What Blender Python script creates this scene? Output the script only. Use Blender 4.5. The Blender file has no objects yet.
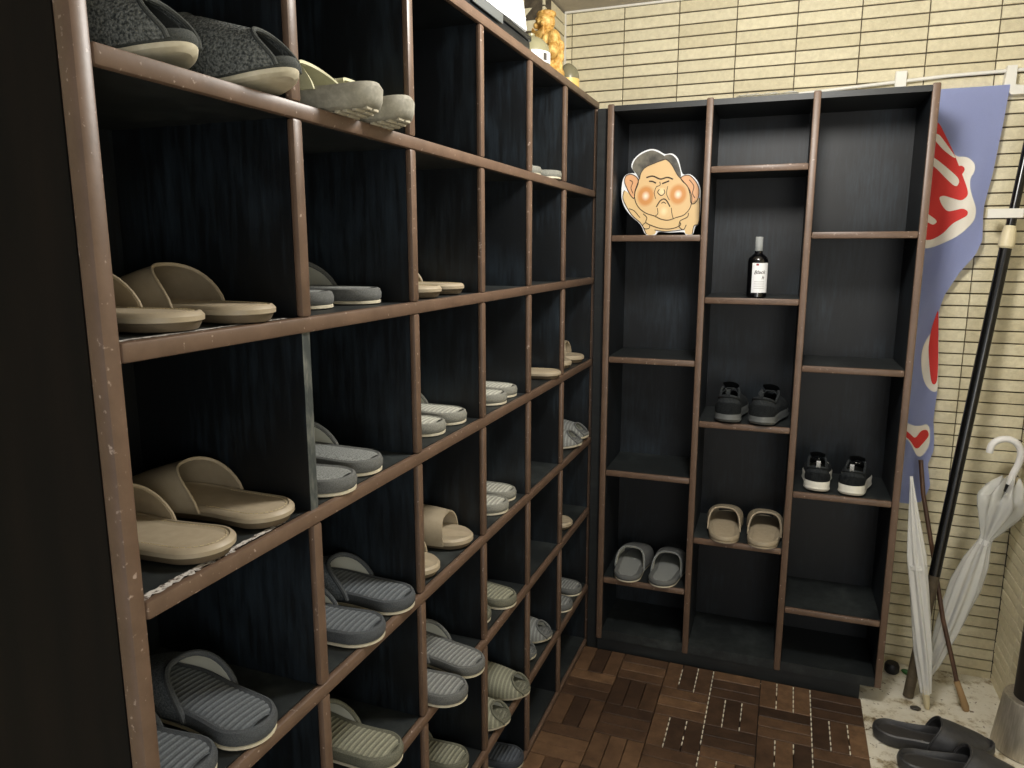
import bpy, bmesh, math, random
from mathutils import Vector, Matrix
random.seed(7)
C = bpy.context.scene.collection
PI = math.pi

# ------------------------------------------------------------------ materials
def lin(c):
    def f(v):
        v /= 255.0
        return v/12.92 if v <= .04045 else ((v+.055)/1.055)**2.4
    return (f(c[0]), f(c[1]), f(c[2]), 1)

def nodes(name):
    m = bpy.data.materials.new(name); m.use_nodes = True
    nt = m.node_tree
    return m, nt, nt.nodes['Principled BSDF']

def N(nt, typ, **kw):
    n = nt.nodes.new(typ)
    for k, v in kw.items():
        if k in n.inputs: n.inputs[k].default_value = v
        else: setattr(n, k, v)
    return n

def coords(nt, scale=(1, 1, 1), out='Object'):
    tc = nt.nodes.new('ShaderNodeTexCoord'); mp = nt.nodes.new('ShaderNodeMapping')
    mp.inputs['Scale'].default_value = scale
    nt.links.new(tc.outputs[out], mp.inputs['Vector'])
    return mp.outputs['Vector']

def ramp(nt, fac, stops):
    r = nt.nodes.new('ShaderNodeValToRGB'); e = r.color_ramp.elements
    while len(e) < len(stops): e.new(.5)
    for i, (p, c) in enumerate(stops):
        e[i].position = p; e[i].color = c
    nt.links.new(fac, r.inputs['Fac'])
    return r.outputs['Color']

def bump(nt, b, h, strength=.3, dist=.002):
    bp = N(nt, 'ShaderNodeBump', Strength=strength, Distance=dist)
    nt.links.new(h, bp.inputs['Height']); nt.links.new(bp.outputs['Normal'], b.inputs['Normal'])

def plain(name, c, rough=.5, spec=.5, metal=0, sub=None):
    m, nt, b = nodes(name)
    b.inputs['Base Color'].default_value = lin(c); b.inputs['Roughness'].default_value = rough
    b.inputs['Specular IOR Level'].default_value = spec; b.inputs['Metallic'].default_value = metal
    return m

def speckle(name, c1, c2, scale=(60, 60, 60), lo=.4, hi=.7, rough=.5, bstr=.2, bdist=.001, spec=.5, metal=0, detail=4):
    m, nt, b = nodes(name)
    n = N(nt, 'ShaderNodeTexNoise', Scale=1.0, Detail=detail, Roughness=.6)
    nt.links.new(coords(nt, scale), n.inputs['Vector'])
    nt.links.new(ramp(nt, n.outputs['Fac'], [(lo, lin(c1)), (hi, lin(c2))]), b.inputs['Base Color'])
    b.inputs['Roughness'].default_value = rough; b.inputs['Specular IOR Level'].default_value = spec
    b.inputs['Metallic'].default_value = metal
    if bstr: bump(nt, b, n.outputs['Fac'], bstr, bdist)
    return m

def black_panel(name, base, scuff, streak):
    m, nt, b = nodes(name)
    n1 = N(nt, 'ShaderNodeTexNoise', Scale=1.0, Detail=6, Roughness=.7)
    nt.links.new(coords(nt, streak), n1.inputs['Vector'])
    n2 = N(nt, 'ShaderNodeTexNoise', Scale=6.0, Detail=3)
    nt.links.new(coords(nt), n2.inputs['Vector'])
    mul = N(nt, 'ShaderNodeMath', operation='MULTIPLY')
    nt.links.new(n1.outputs['Fac'], mul.inputs[0]); nt.links.new(n2.outputs['Fac'], mul.inputs[1])
    nt.links.new(ramp(nt, mul.outputs[0], [(.22, lin(base)), (.52, lin(scuff))]), b.inputs['Base Color'])
    b.inputs['Roughness'].default_value = .5; b.inputs['Specular IOR Level'].default_value = .5
    bump(nt, b, n1.outputs['Fac'], .15, .001)
    return m

def trim_wood(name, c1, c2, worn=(168, 150, 138)):
    m, nt, b = nodes(name)
    n1 = N(nt, 'ShaderNodeTexNoise', Scale=18.0, Detail=6, Roughness=.65)
    nt.links.new(coords(nt), n1.inputs['Vector'])
    col = ramp(nt, n1.outputs['Fac'], [(.35, lin(c1)), (.65, lin(c2))])
    n2 = N(nt, 'ShaderNodeTexNoise', Scale=120.0, Detail=3)
    nt.links.new(coords(nt), n2.inputs['Vector'])
    f = ramp(nt, n2.outputs['Fac'], [(.66, (0, 0, 0, 1)), (.74, (1, 1, 1, 1))])
    mix = N(nt, 'ShaderNodeMixRGB'); mix.inputs['Color2'].default_value = lin(worn)
    nt.links.new(f, mix.inputs['Fac']); nt.links.new(col, mix.inputs['Color1'])
    nt.links.new(mix.outputs[0], b.inputs['Base Color'])
    b.inputs['Roughness'].default_value = .42
    bump(nt, b, n2.outputs['Fac'], .12, .001)
    return m

def island_mat(name, stops, grain=None, rough=.5, spec=.5, bscale=None, bstr=.4, bdist=.002, soft=False):
    """colour by random per tile / slat, with grain"""
    m, nt, b = nodes(name)
    g = nt.nodes.new('ShaderNodeNewGeometry')
    col = ramp(nt, g.outputs['Random Per Island'], stops)
    if grain:
        n = N(nt, 'ShaderNodeTexNoise', Scale=1.0, Detail=5, Roughness=.65)
        add = N(nt, 'ShaderNodeVectorMath', operation='ADD')
        sc = N(nt, 'ShaderNodeVectorMath', operation='SCALE'); sc.inputs['Scale'].default_value = 37
        comb = nt.nodes.new('ShaderNodeCombineXYZ')
        for i in range(3): nt.links.new(g.outputs['Random Per Island'], comb.inputs[i])
        nt.links.new(comb.outputs[0], sc.inputs[0])
        nt.links.new(coords(nt, grain), add.inputs[0]); nt.links.new(sc.outputs[0], add.inputs[1])
        nt.links.new(add.outputs[0], n.inputs['Vector'])
        gr = ramp(nt, n.outputs['Fac'], [(.3, (.86, .85, .82, 1) if soft else (.55, .52, .5, 1)), (.7, (1.03, 1.03, 1.02, 1) if soft else (1.2, 1.17, 1.14, 1))])
        mix = N(nt, 'ShaderNodeMixRGB', blend_type='MULTIPLY'); mix.inputs['Fac'].default_value = 1
        nt.links.new(col, mix.inputs['Color1']); nt.links.new(gr, mix.inputs['Color2'])
        col = mix.outputs[0]
    nt.links.new(col, b.inputs['Base Color'])
    b.inputs['Roughness'].default_value = rough; b.inputs['Specular IOR Level'].default_value = spec
    if bscale:
        n2 = N(nt, 'ShaderNodeTexNoise', Scale=bscale, Detail=6, Roughness=.65)
        nt.links.new(coords(nt), n2.inputs['Vector'])
        bump(nt, b, n2.outputs['Fac'], bstr, bdist)
    return m

def fabric(name, c, dark, scale=420, bstr=.6, rough=.9, bdist=.0015, rib=0):
    m, nt, b = nodes(name)
    n = N(nt, 'ShaderNodeTexNoise', Scale=scale, Detail=2)
    nt.links.new(coords(nt), n.inputs['Vector'])
    col = ramp(nt, n.outputs['Fac'], [(.35, lin(dark)), (.62, lin(c))])
    if rib:      # stripes across the slipper, lighter on ridges, darker in grooves
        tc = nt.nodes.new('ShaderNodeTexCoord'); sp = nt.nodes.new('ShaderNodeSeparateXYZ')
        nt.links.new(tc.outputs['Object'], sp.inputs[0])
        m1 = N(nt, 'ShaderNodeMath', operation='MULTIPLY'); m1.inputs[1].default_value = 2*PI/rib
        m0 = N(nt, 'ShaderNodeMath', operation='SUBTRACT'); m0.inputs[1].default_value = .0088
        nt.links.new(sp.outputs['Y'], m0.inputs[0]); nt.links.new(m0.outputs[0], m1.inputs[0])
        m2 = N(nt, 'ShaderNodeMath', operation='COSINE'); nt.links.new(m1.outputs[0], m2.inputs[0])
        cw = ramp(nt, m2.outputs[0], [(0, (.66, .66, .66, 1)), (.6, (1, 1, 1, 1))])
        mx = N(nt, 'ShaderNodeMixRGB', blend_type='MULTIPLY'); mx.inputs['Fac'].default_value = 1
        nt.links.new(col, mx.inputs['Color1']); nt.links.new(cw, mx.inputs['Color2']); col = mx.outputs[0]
    nt.links.new(col, b.inputs['Base Color'])
    b.inputs['Roughness'].default_value = rough; b.inputs['Specular IOR Level'].default_value = .25
    bump(nt, b, n.outputs['Fac'], bstr, bdist)
    return m

def clear_plastic(name, c, clear=.5, rough=.25):
    m, nt, b = nodes(name)
    b.inputs['Base Color'].default_value = lin(c); b.inputs['Roughness'].default_value = rough
    t = nt.nodes.new('ShaderNodeBsdfTransparent'); mx = nt.nodes.new('ShaderNodeMixShader')
    t.inputs['Color'].default_value = (.93, .94, .93, 1)
    mx.inputs['Fac'].default_value = 1-clear
    nt.links.new(t.outputs[0], mx.inputs[1]); nt.links.new(b.outputs[0], mx.inputs[2])
    nt.links.new(mx.outputs[0], nt.nodes['Material Output'].inputs['Surface'])
    return m

def clear_print(name, inner, outer, mid=(208, 146, 84)):
    m, nt, b = nodes(name)
    gr = N(nt, 'ShaderNodeTexGradient', gradient_type='SPHERICAL')
    nt.links.new(coords(nt, (1/.03, 1, 1/.035)), gr.inputs['Vector'])
    nt.links.new(ramp(nt, gr.outputs['Fac'], [(.0, lin(outer)), (.30, lin(mid)), (.55, lin(mid)), (.98, lin(inner))]), b.inputs['Base Color'])
    b.inputs['Roughness'].default_value = .4
    return m

M = {}
M['black'] = black_panel('black painted plywood', (5, 9, 13), (40, 51, 60), (90, 90, 9))
M['black_shelf'] = black_panel('dusty black shelf top', (28, 32, 33), (64, 69, 68), (30, 30, 30))
M['plinth'] = black_panel('black plinth board', (22, 25, 26), (45, 48, 47), (10, 60, 60))
M['outer'] = speckle('dark stained outer board', (8, 6, 4), (20, 14, 9), (25, 25, 3), rough=.75, bstr=.1, spec=.2)
M['trim'] = trim_wood('brown painted edging', (94, 75, 61), (108, 87, 72))
M['worn'] = speckle('worn pale paint', (96, 84, 76), (208, 204, 198), (160, 160, 160), .40, .52, rough=.6, bstr=.3)
M['raw_edge'] = speckle('worn bare board edge', (60, 66, 66), (120, 122, 116), (90, 90, 30))
M['tile'] = island_mat('cream split face tile', [(0, lin((216, 206, 174))), (.5, lin((226, 217, 187))), (1, lin((232, 223, 192)))], (60, 60, 60), .85, .3, 160, .8, .003, soft=True)
M['grout'] = speckle('dark tile joint', (70, 62, 50), (98, 88, 70), (60, 60, 60), rough=.95)
M['ceiling'] = speckle('ceiling board', (176, 168, 156), (186, 178, 166), (20, 20, 20), rough=.9, bstr=.05)
M['white_caulk'] = plain('white caulk', (225, 222, 212), .6)
M['deck'] = island_mat('deck slat wood', [(0, lin((60, 45, 34))), (.35, lin((78, 59, 44))), (.7, lin((94, 72, 53))), (1, lin((116, 90, 66)))], (26, 26, 26), .5, .4, 90, .3, .002)
M['deck_base'] = plain('deck base plastic', (20, 17, 14), .8)
M['peg'] = plain('white plastic grid', (226, 220, 200), .5)
def stone():
    m, nt, b = nodes('cream stone floor')
    v = coords(nt)
    n = N(nt, 'ShaderNodeTexNoise', Scale=16.0, Detail=8, Roughness=.68); nt.links.new(v, n.inputs['Vector'])
    c1 = ramp(nt, n.outputs['Fac'], [(.33, lin((104, 88, 62))), (.40, lin((180, 168, 140))), (.48, lin((222, 216, 198))), (.7, lin((234, 230, 216)))])
    n2 = N(nt, 'ShaderNodeTexNoise', Scale=70.0, Detail=4); nt.links.new(v, n2.inputs['Vector'])
    f = ramp(nt, n2.outputs['Fac'], [(.64, (0, 0, 0, 1)), (.7, (1, 1, 1, 1))])
    mix = N(nt, 'ShaderNodeMixRGB'); mix.inputs['Color2'].default_value = lin((108, 92, 66))
    nt.links.new(f, mix.inputs['Fac']); nt.links.new(c1, mix.inputs['Color1'])
    nt.links.new(mix.outputs[0], b.inputs['Base Color']); b.inputs['Roughness'].default_value = .5
    bump(nt, b, n.outputs['Fac'], .3, .003)
    return m
M['stone'] = stone()
for nm, c, d in (('grey', (150, 153, 150), (104, 107, 105)), ('light', (196, 196, 184), (140, 141, 132)), ('dark', (116, 122, 126), (76, 82, 86)), ('navy', (92, 98, 106), (54, 60, 68)), ('olive', (160, 160, 140), (112, 113, 98)), ('knit', (110, 114, 112), (62, 66, 66))):
    M['fab_'+nm] = fabric(nm+' towelling', c, d)
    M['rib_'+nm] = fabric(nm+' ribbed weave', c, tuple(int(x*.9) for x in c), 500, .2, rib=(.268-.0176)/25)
    M['rim_'+nm] = fabric(nm+' binding', tuple(int(x*.72) for x in c), tuple(int(x*.58) for x in c), 700, .25)
M['knit'] = fabric('dark grey knit', (124, 128, 126), (62, 66, 66), 330, 1.0, .95, .003)
M['outsole'] = speckle('cream outsole', (198, 190, 166), (216, 209, 188), (60, 60, 60), rough=.6, bstr=.1)
M['lining'] = plain('pale lining cloth', (206, 206, 192), .9, .2)
M['beige'] = speckle('taupe soft leather', (160, 147, 124), (170, 157, 134), (40, 40, 40), rough=.5, bstr=.1)
M['beige_bed'] = speckle('taupe insole', (166, 152, 128), (176, 162, 138), (50, 50, 50), rough=.55, bstr=.1)
M['beige_dark'] = plain('dark taupe underside', (92, 80, 62), .7)
M['stitch'] = plain('pale stitching', (206, 190, 152), .7)
M['clog_grey'] = speckle('weathered grey foam', (138, 135, 122), (160, 157, 143), (120, 120, 120), rough=.75, bstr=.15)
M['clog_pale'] = speckle('pale yellowish foam strap', (188, 186, 150), (200, 198, 164), (60, 60, 60), rough=.6, bstr=.05)
M['clog_tread'] = plain('worn cream tread', (178, 171, 150), .8)
M['eva'] = speckle('black foam', (52, 52, 53), (62, 62, 63), (80, 80, 80), rough=.48, bstr=.04)
M['eva_bed'] = plain('dark footbed foam', (52, 50, 48), .6)
M['sneak_black'] = fabric('black knit upper', (52, 56, 58), (24, 27, 29), 420, .8)
M['sneak_in'] = plain('black lining', (14, 15, 16), .95, .1)
M['sneak_grey'] = plain('dark grey rubber', (96, 99, 98), .5)
M['sneak_white'] = plain('white rubber', (218, 216, 204), .5)
M['sneak_cuff'] = plain('grey reflective tab', (150, 152, 150), .4)
M['flag'] = fabric('periwinkle banner cloth', (184, 194, 238), (176, 186, 232), 900, .1, .8)
M['flag_white'] = fabric('white banner print', (236, 230, 218), (230, 224, 212), 900, .1, .8)
M['flag_red'] = fabric('red banner print', (212, 66, 62), (204, 60, 56), 900, .1, .8)
M['white_plastic'] = plain('white plastic', (228, 226, 216), .4)
M['cream_plastic'] = plain('cream plastic joint', (220, 208, 172), .45)
M['pole_black'] = plain('gloss black tube', (16, 16, 16), .22, .6)
M['pole_brown'] = speckle('painted-light pole end', (72, 62, 46), (96, 84, 64), (40, 40, 40), rough=.7)  # taupe is light on the black pole's lower end, painted as colour
M['film'] = clear_plastic('clear umbrella film', (246, 246, 242), .40, .15)
M['film2'] = clear_plastic('milky umbrella film', (244, 244, 240), .58, .18)
M['chrome'] = plain('thin steel shaft', (190, 190, 188), .3, .5, 1)
M['handle_white'] = plain('white umbrella handle', (238, 236, 232), .35)
M['cane'] = speckle('dark brown stick', (70, 48, 34), (96, 68, 48), (60, 60, 8), rough=.45)
M['cane_tip'] = plain('tan rubber tip', (150, 122, 84), .7)
M['steel'] = speckle('brushed metal', (176, 168, 152), (204, 196, 180), (160, 160, 5), rough=.4, metal=.7, bstr=.05)
M['dark_tube'] = speckle('dark brown tube', (26, 21, 18), (40, 33, 28), (20, 20, 4), rough=.45)
M['gold'] = speckle('gilded carving', (176, 130, 58), (226, 190, 112), (70, 70, 70), rough=.5, metal=.1, bstr=.7, bdist=.006)
M['ceramic'] = plain('olive grey glaze', (138, 134, 104), .25)
M['paper'] = plain('white paper', (236, 238, 240), .6)
M['paper_print'] = plain('grey ink', (70, 66, 60), .7)
M['black_case'] = plain('black case', (22, 26, 30), .4)
M['glass_amber'] = plain('grey green glass', (120, 116, 92), .2, .6)
M['gold_label'] = plain('gold label', (222, 190, 110), .45)
M['bottle'] = plain('near black glass', (10, 10, 12), .1, .7)
M['cap_clear'] = clear_plastic('clear cap', (210, 214, 214), .6, .1)
M['label_red'] = plain('red label mark', (150, 50, 60), .6)
M['ink'] = plain('dark outline ink', (58, 38, 22), .6)
M['skin_print'] = plain('printed tan skin', (222, 188, 136), .45)
M['body_print'] = plain('printed sand skin', (222, 190, 136), .45)
M['ear_print'] = plain('printed pink tan', (222, 168, 122), .45)
M['hair_print'] = speckle('printed dark grey hair', (62, 60, 54), (128, 124, 110), (18, 60, 18), rough=.45, bstr=0)
M['cheek_print'] = clear_print('printed blush', (250, 238, 216), (222, 188, 136))
M['soft_print'] = clear_print('printed soft highlight', (244, 222, 176), (222, 188, 136), (226, 194, 142))
M['green'] = plain('green plastic', (44, 92, 38), .5)
M['pebble'] = plain('dark pebble', (62, 58, 52), .6)
M['black_rubber'] = plain('black rubber', (16, 16, 16), .5)

# ------------------------------------------------------------------ mesh helpers
def obj(name, bm, mat, parent=None, smooth=True, angle=38):
    bmesh.ops.recalc_face_normals(bm, faces=bm.faces)
    me = bpy.data.meshes.new(name); bm.to_mesh(me); bm.free()
    for mt in (mat if isinstance(mat, (list, tuple)) else [mat]): me.materials.append(mt)
    if smooth:
        for p in me.polygons: p.use_smooth = True
        me.set_sharp_from_angle(angle=math.radians(angle))
    o = bpy.data.objects.new(name, me); C.objects.link(o)
    if parent: o.parent = parent
    return o

def tag(o, label, cat, group=None, kind=None):
    o['label'] = label
    if cat: o['category'] = cat
    if group: o['group'] = group
    if kind: o['kind'] = kind
    return o

def thing(name, label, cat, loc=(0, 0, 0), rotz=0, group=None):
    o = bpy.data.objects.new(name, None); C.objects.link(o)
    o.location = loc; o.rotation_euler = (0, 0, rotz); o.empty_display_size = .05
    return tag(o, label, cat, group)

def struct(o, label=None):
    o['kind'] = 'structure'
    if label: o['label'] = label
    return o

def copy_tree(o, parent=None):
    c = o.copy(); C.objects.link(c)
    if parent: c.parent = parent
    for ch in list(o.children): copy_tree(ch, c)
    return c

def box(bm, x0, x1, y0, y1, z0, z1, bev=0, seg=1):
    vs = [bm.verts.new(p) for p in ((x0,y0,z0),(x1,y0,z0),(x1,y1,z0),(x0,y1,z0),(x0,y0,z1),(x1,y0,z1),(x1,y1,z1),(x0,y1,z1))]
    fs = [bm.faces.new([vs[i] for i in f]) for f in ((0,3,2,1),(4,5,6,7),(0,1,5,4),(1,2,6,5),(2,3,7,6),(3,0,4,7))]
    if bev:
        es = list({e for f in fs for e in f.edges})
        bmesh.ops.bevel(bm, geom=es, offset=bev, segments=seg, affect='EDGES', profile=.5)
    return vs

def B(x0, x1, y0, y1, z0, z1, bev=0, seg=1):
    bm = bmesh.new(); box(bm, x0, x1, y0, y1, z0, z1, bev, seg); return bm

def tube(bm, pts, rad, seg=10, cap=True):
    pts = [Vector(p) for p in pts]; n = len(pts)
    if not isinstance(rad, (list, tuple)): rad = [rad]*n
    t0 = (pts[1]-pts[0]).normalized()
    up = Vector((0, 0, 1)) if abs(t0.z) < .9 else Vector((1, 0, 0))
    nrm = t0.cross(up).normalized(); rings = []
    for i in range(n):
        t = (pts[min(i+1, n-1)]-pts[max(i-1, 0)]).normalized()
        nrm = (nrm-t*nrm.dot(t)).normalized(); b = t.cross(nrm)
        rings.append([bm.verts.new(pts[i]+(nrm*math.cos(2*PI*k/seg)+b*math.sin(2*PI*k/seg))*rad[i]) for k in range(seg)])
    for i in range(n-1):
        for k in range(seg):
            bm.faces.new((rings[i][k], rings[i][(k+1) % seg], rings[i+1][(k+1) % seg], rings[i+1][k]))
    if cap:
        bm.faces.new(rings[0][::-1]); bm.faces.new(rings[-1])
    return rings

def lathe(bm, prof, seg=24, c=(0, 0), mat=None):
    rings = []
    for r, z in prof:
        if r < 1e-6: rings.append([bm.verts.new((c[0], c[1], z))])
        else: rings.append([bm.verts.new((c[0]+r*math.cos(2*PI*k/seg), c[1]+r*math.sin(2*PI*k/seg), z)) for k in range(seg)])
    for a, b in zip(rings, rings[1:]):
        for k in range(seg):
            k2 = (k+1) % seg
            if len(a) == 1 and len(b) == 1: continue
            if len(a) == 1: bm.faces.new((a[0], b[k2], b[k]))
            elif len(b) == 1: bm.faces.new((a[k], a[k2], b[0]))
            else: bm.faces.new((a[k], a[k2], b[k2], b[k]))
    if len(rings[0]) > 1: bm.faces.new(rings[0][::-1])
    if len(rings[-1]) > 1: bm.faces.new(rings[-1])
    return bm

def prism(bm, poly, y0, y1, f):
    """extrude a 2-D polygon; f maps (a, b, depth) to a point"""
    lo = [bm.verts.new(f(a, b, y0)) for a, b in poly]; hi = [bm.verts.new(f(a, b, y1)) for a, b in poly]
    bm.faces.new(lo); bm.faces.new(hi[::-1]); n = len(poly)
    for i in range(n): bm.faces.new((lo[i], hi[i], hi[(i+1) % n], lo[(i+1) % n]))

# ------------------------------------------------------------------ camera (fitted)
cam = bpy.data.cameras.new('camera'); camo = bpy.data.objects.new('camera', cam); C.objects.link(camo)
cam.sensor_width = 36; cam.lens = 732.27*36/1024; cam.clip_start = .02
yaw, pit, rol = .3598, -.1814, .0002
F = Vector((-math.sin(yaw)*math.cos(pit), math.cos(yaw)*math.cos(pit), math.sin(pit)))
R = F.cross(Vector((0, 0, 1))).normalized(); U = R.cross(F)
R, U = math.cos(rol)*R+math.sin(rol)*U, math.cos(rol)*U-math.sin(rol)*R
mw = Matrix((R, U, -F)).transposed().to_4x4(); mw.translation = Vector((.5807, -.4948, 1.3355))
camo.matrix_world = mw
bpy.context.scene.camera = camo

# ------------------------------------------------------------------ room
FZ = -.022; YW = 2.0526; XC = 1.264; ZC = 2.1223; XP = -.185; YP = 1.828; YR = 1.79

def tile_wall(name, o, u, nrm, u0, u1, z0, z1, ju, back=.06, ext=0):
    """split-face tiles laid in stack bond on a dark joint bed; face at o + u*a, tiles proud along nrm"""
    o, u, nrm = Vector(o), Vector(u), Vector(nrm)
    PW, PH, GW, GH, D = .1785, .03645, .0030, .0042, .007
    bm = bmesh.new()
    def P(a, z, d): return o+u*a+nrm*d+Vector((0, 0, z))
    k0, k1 = math.floor((u0-ju)/PW)-1, math.ceil((u1-ju)/PW)+1
    r0, r1 = math.floor((z0-1.9715)/PH)-1, math.ceil((z1-1.9715)/PH)+1
    rnd = random.Random(name)
    for k in range(k0, k1):
        for r in range(r0, r1):
            a0, a1 = max(ju+k*PW+GW/2, u0), min(ju+(k+1)*PW-GW/2, u1)
            b0, b1 = max(1.9715+r*PH+GH/2, z0), min(1.9715+(r+1)*PH-GH/2, z1)
            if a1-a0 < .006 or b1-b0 < .006: continue
            d = [rnd.uniform(-.0012, .0008) for _ in range(4)]; c = .0012
            q = [(a0, b0), (a1, b0), (a1, b1), (a0, b1)]
            s = [(1, 1), (-1, 1), (-1, -1), (1, -1)]
            bk = [bm.verts.new(P(a, b, -D)) for a, b in q]
            md = [bm.verts.new(P(a, b, -c)) for a, b in q]
            fr = [bm.verts.new(P(a+s[i][0]*c, b+s[i][1]*c, d[i])) for i, (a, b) in enumerate(q)]
            for A_, B_ in ((bk, md), (md, fr)):
                for i in range(4): bm.faces.new((A_[i], A_[(i+1) % 4], B_[(i+1) % 4], B_[i]))
            bm.faces.new(fr)
    w = bmesh.new()
    e = [P(u0-ext, z0, -D), P(u1+ext, z0, -D), P(u1+ext, z1, -D), P(u0-ext, z1, -D)]
    f = [w.verts.new(p) for p in e]; g = [w.verts.new(p-nrm*back) for p in e]
    w.faces.new(f); w.faces.new(g[::-1])
    for i in range(4): w.faces.new((f[i], f[(i+1) % 4], g[(i+1) % 4], g[i]))
    wo = struct(obj(name, w, M['grout'], smooth=False))
    obj('tiles', bm, M['tile'], wo, smooth=False)
    return wo

tile_wall('wall_back', (0, YW, 0), (1, 0, 0), (0, -1, 0), XP, XC, FZ, ZC, .9095, ext=.06)
tile_wall('wall_right', (XC, 0, 0), (0, 1, 0), (-1, 0, 0), YR, YW, FZ, ZC, YW-.004)
tile_wall('wall_left', (XP, 0, 0), (0, 1, 0), (1, 0, 0), YP, YW, FZ, ZC, YW-.004)
tile_wall('wall_left.001', (0, YP, 0), (1, 0, 0), (0, -1, 0), -.9, XP, FZ, ZC, XP-.085)
struct(obj('wall_left.002', B(-.96, -.9, -1.6, YP+.06, FZ, ZC), M['tile'], smooth=False))
struct(obj('wall_right.001', B(XC-.0005, 1.8, YR-.012, YR-.0005, FZ, ZC), M['ceiling'], smooth=False))
struct(obj('wall_right.002', B(1.8, 1.86, -1.6, YR+.05, FZ, ZC), M['tile'], smooth=False))
struct(obj('floor', B(-.96, 1.86, -1.6, YW+.06, FZ-.06, FZ), M['stone'], smooth=False))
struct(obj('ceiling', B(-.96, 1.86, -1.6, YW+.06, ZC, ZC+.05), M['ceiling'], smooth=False))
struct(obj('trim_1', B(XP, XC, YW-.008, YW+.001, ZC-.006, ZC), M['white_caulk'], smooth=False))
struct(obj('trim_2', B(XP-.002, XP+.004, YW-.006, YW+.001, FZ, ZC), M['white_caulk'], smooth=False))

# wooden deck: parquet of slatted squares on black plastic base
S = .1436; X0, Y1 = .0005, 1.7545
bm = bmesh.new(); pegs = bmesh.new(); rnd = random.Random(3)
for i in range(6):
    for j in range(14):
        x0 = X0+i*S; y1 = Y1-j*S; x0 = max(x0, .0012)
        x1 = X0+(i+1)*S; vert = (i+j) % 2 == 0; g = .0011
        for k in range(3):
            h = -rnd.uniform(0, .0012)
            if vert:
                w = (x1-x0)/3
                box(bm, x0+k*w+g, x0+(k+1)*w-g, y1-S+g, y1-g, -.0145, h, .0012)
            else:
                w = S/3
                box(bm, x0+g, x1-g, y1-(k+1)*w+g, y1-k*w-g, -.0145, h, .0012)
        if i >= 2 and j < 6:
            lines = []
            if vert: lines += [x0+(x1-x0)/3, x0+2*(x1-x0)/3]
            if i in (3, 5): lines.append(X0+i*S)
            for lx in lines:
                for q in range(6):
                    if rnd.random() < .12: continue
                    yc = y1-S*(q+.5)/6
                    box(pegs, lx-.0016, lx+.0016, yc-.0062, yc+.0062, -.006, -.0002, .0006)
d = struct(obj('wooden_deck', bm, M['deck'], smooth=False), 'brown parquet of slatted wooden deck squares on the floor')
obj('base_mat', B(.0008, X0+6*S, Y1-14*S, Y1, FZ, -.0142), M['deck_base'], d, smooth=False)
obj('plastic_grid', pegs, M['peg'], d, smooth=False)

# ------------------------------------------------------------------ long shoe rack
RX = [0.0036, .3, .6, .8906, 1.1804, 1.4649, 1.805]            # divider centres along y
RZ = [1.7693, 1.5049, 1.2395, .9779, .7184, .4739, .1981, -.006]   # board centres
T, ED, DEP = .019, .012, .30
def edging_h(z, y0, y1, t=.0205):
    bm = bmesh.new(); box(bm, -ED, 0, y0, y1, z-t/2, z+t/2, .0042, 2); return bm
def edging_v(y, z0, z1, t=.0195, ed=ED):
    bm = bmesh.new(); box(bm, -ed, -.0008, y-t/2, y+t/2, z0, z1, .0042, 2); return bm
rack = thing('shoe_rack', 'long black open shoe rack with brown edging along the left wall', 'shoe rack', (0, .9, 0))
def part(name, bm, mat, parent, smooth=True):
    o = obj(name, bm, mat, parent, smooth)
    r = parent
    while r.parent: r = r.parent
    if parent is r: o.matrix_parent_inverse = Matrix.Translation(r.location).inverted()
    return o
yA, yB = RX[0]-.0098, RX[6]+.0098
for i, z in enumerate(RZ):
    lo = FZ if i == 7 else z-T/2
    nm = 'top_board' if i == 0 else ('base_board' if i == 7 else 'shelf')
    s = part(nm, B(-DEP, -ED, yA+.019, yB-.019, lo, z+T/2), M['black' if i == 0 else 'black_shelf'], rack, False)
    e0 = yA+.0195 if i else yA
    obj('edging', edging_h(z, e0, yB-(.0195 if i else 0)), M['trim'], s)
    if i in (2, 3):     # paint worn off along the inner arris of the edging
        wb = bmesh.new(); rw = random.Random(i); ys = [.016+.0045*k for k in range(58 if i == 2 else 52)]
        lo_ = [wb.verts.new((-.0165-.003*rw.random(), y, z+.0105)) for y in ys]
        hi_ = [wb.verts.new((-.0115+.006*rw.random()*(1 if k < 30 else .3), y, z+.0106)) for k, y in enumerate(ys)]
        for k in range(len(ys)-1): wb.faces.new((lo_[k], hi_[k], hi_[k+1], lo_[k+1]))
        obj('worn_paint', wb, M['worn'], s, smooth=False)
for j in (0, 6):
    y = RX[j]
    p = part('side_panel', B(-DEP, -ED if j else -.022, y-.0095, y+.0095, FZ, RZ[0]+T/2), M['outer' if j == 0 else 'black'], rack, False)
    obj('edging', edging_v(y, FZ+.001, RZ[0]-.0105, ed=ED if j else .022), M['trim'], p)
# inner faces of the near end panel are black like the dividers
part('panel_lining', B(-DEP+.004, -ED, RX[0]+.0096, RX[0]+.0106, RZ[7], RZ[0]), M['black'], rack, False)
part('back_panel', B(-DEP-.006, -DEP, yA, yB, FZ, RZ[0]+T/2), M['black'], rack, False)
for j in range(1, 6):
    for i in range(7):
        z1, z0 = RZ[i]-T/2, RZ[i+1]+T/2
        bare = (j == 1 and i == 2)
        p = part('divider', B(-DEP, -.006 if bare else -ED, RX[j]-.008, RX[j]+.008, z0, z1), M['black'], rack, False)
        if bare: obj('bare_edge', B(-.006, -.0052, RX[j]-.008, RX[j]+.008, z0, z1), M['raw_edge'], p, smooth=False)
        else: obj('edging', edging_v(RX[j], z0+.0005, z1-.0005), M['trim'], p)

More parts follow.
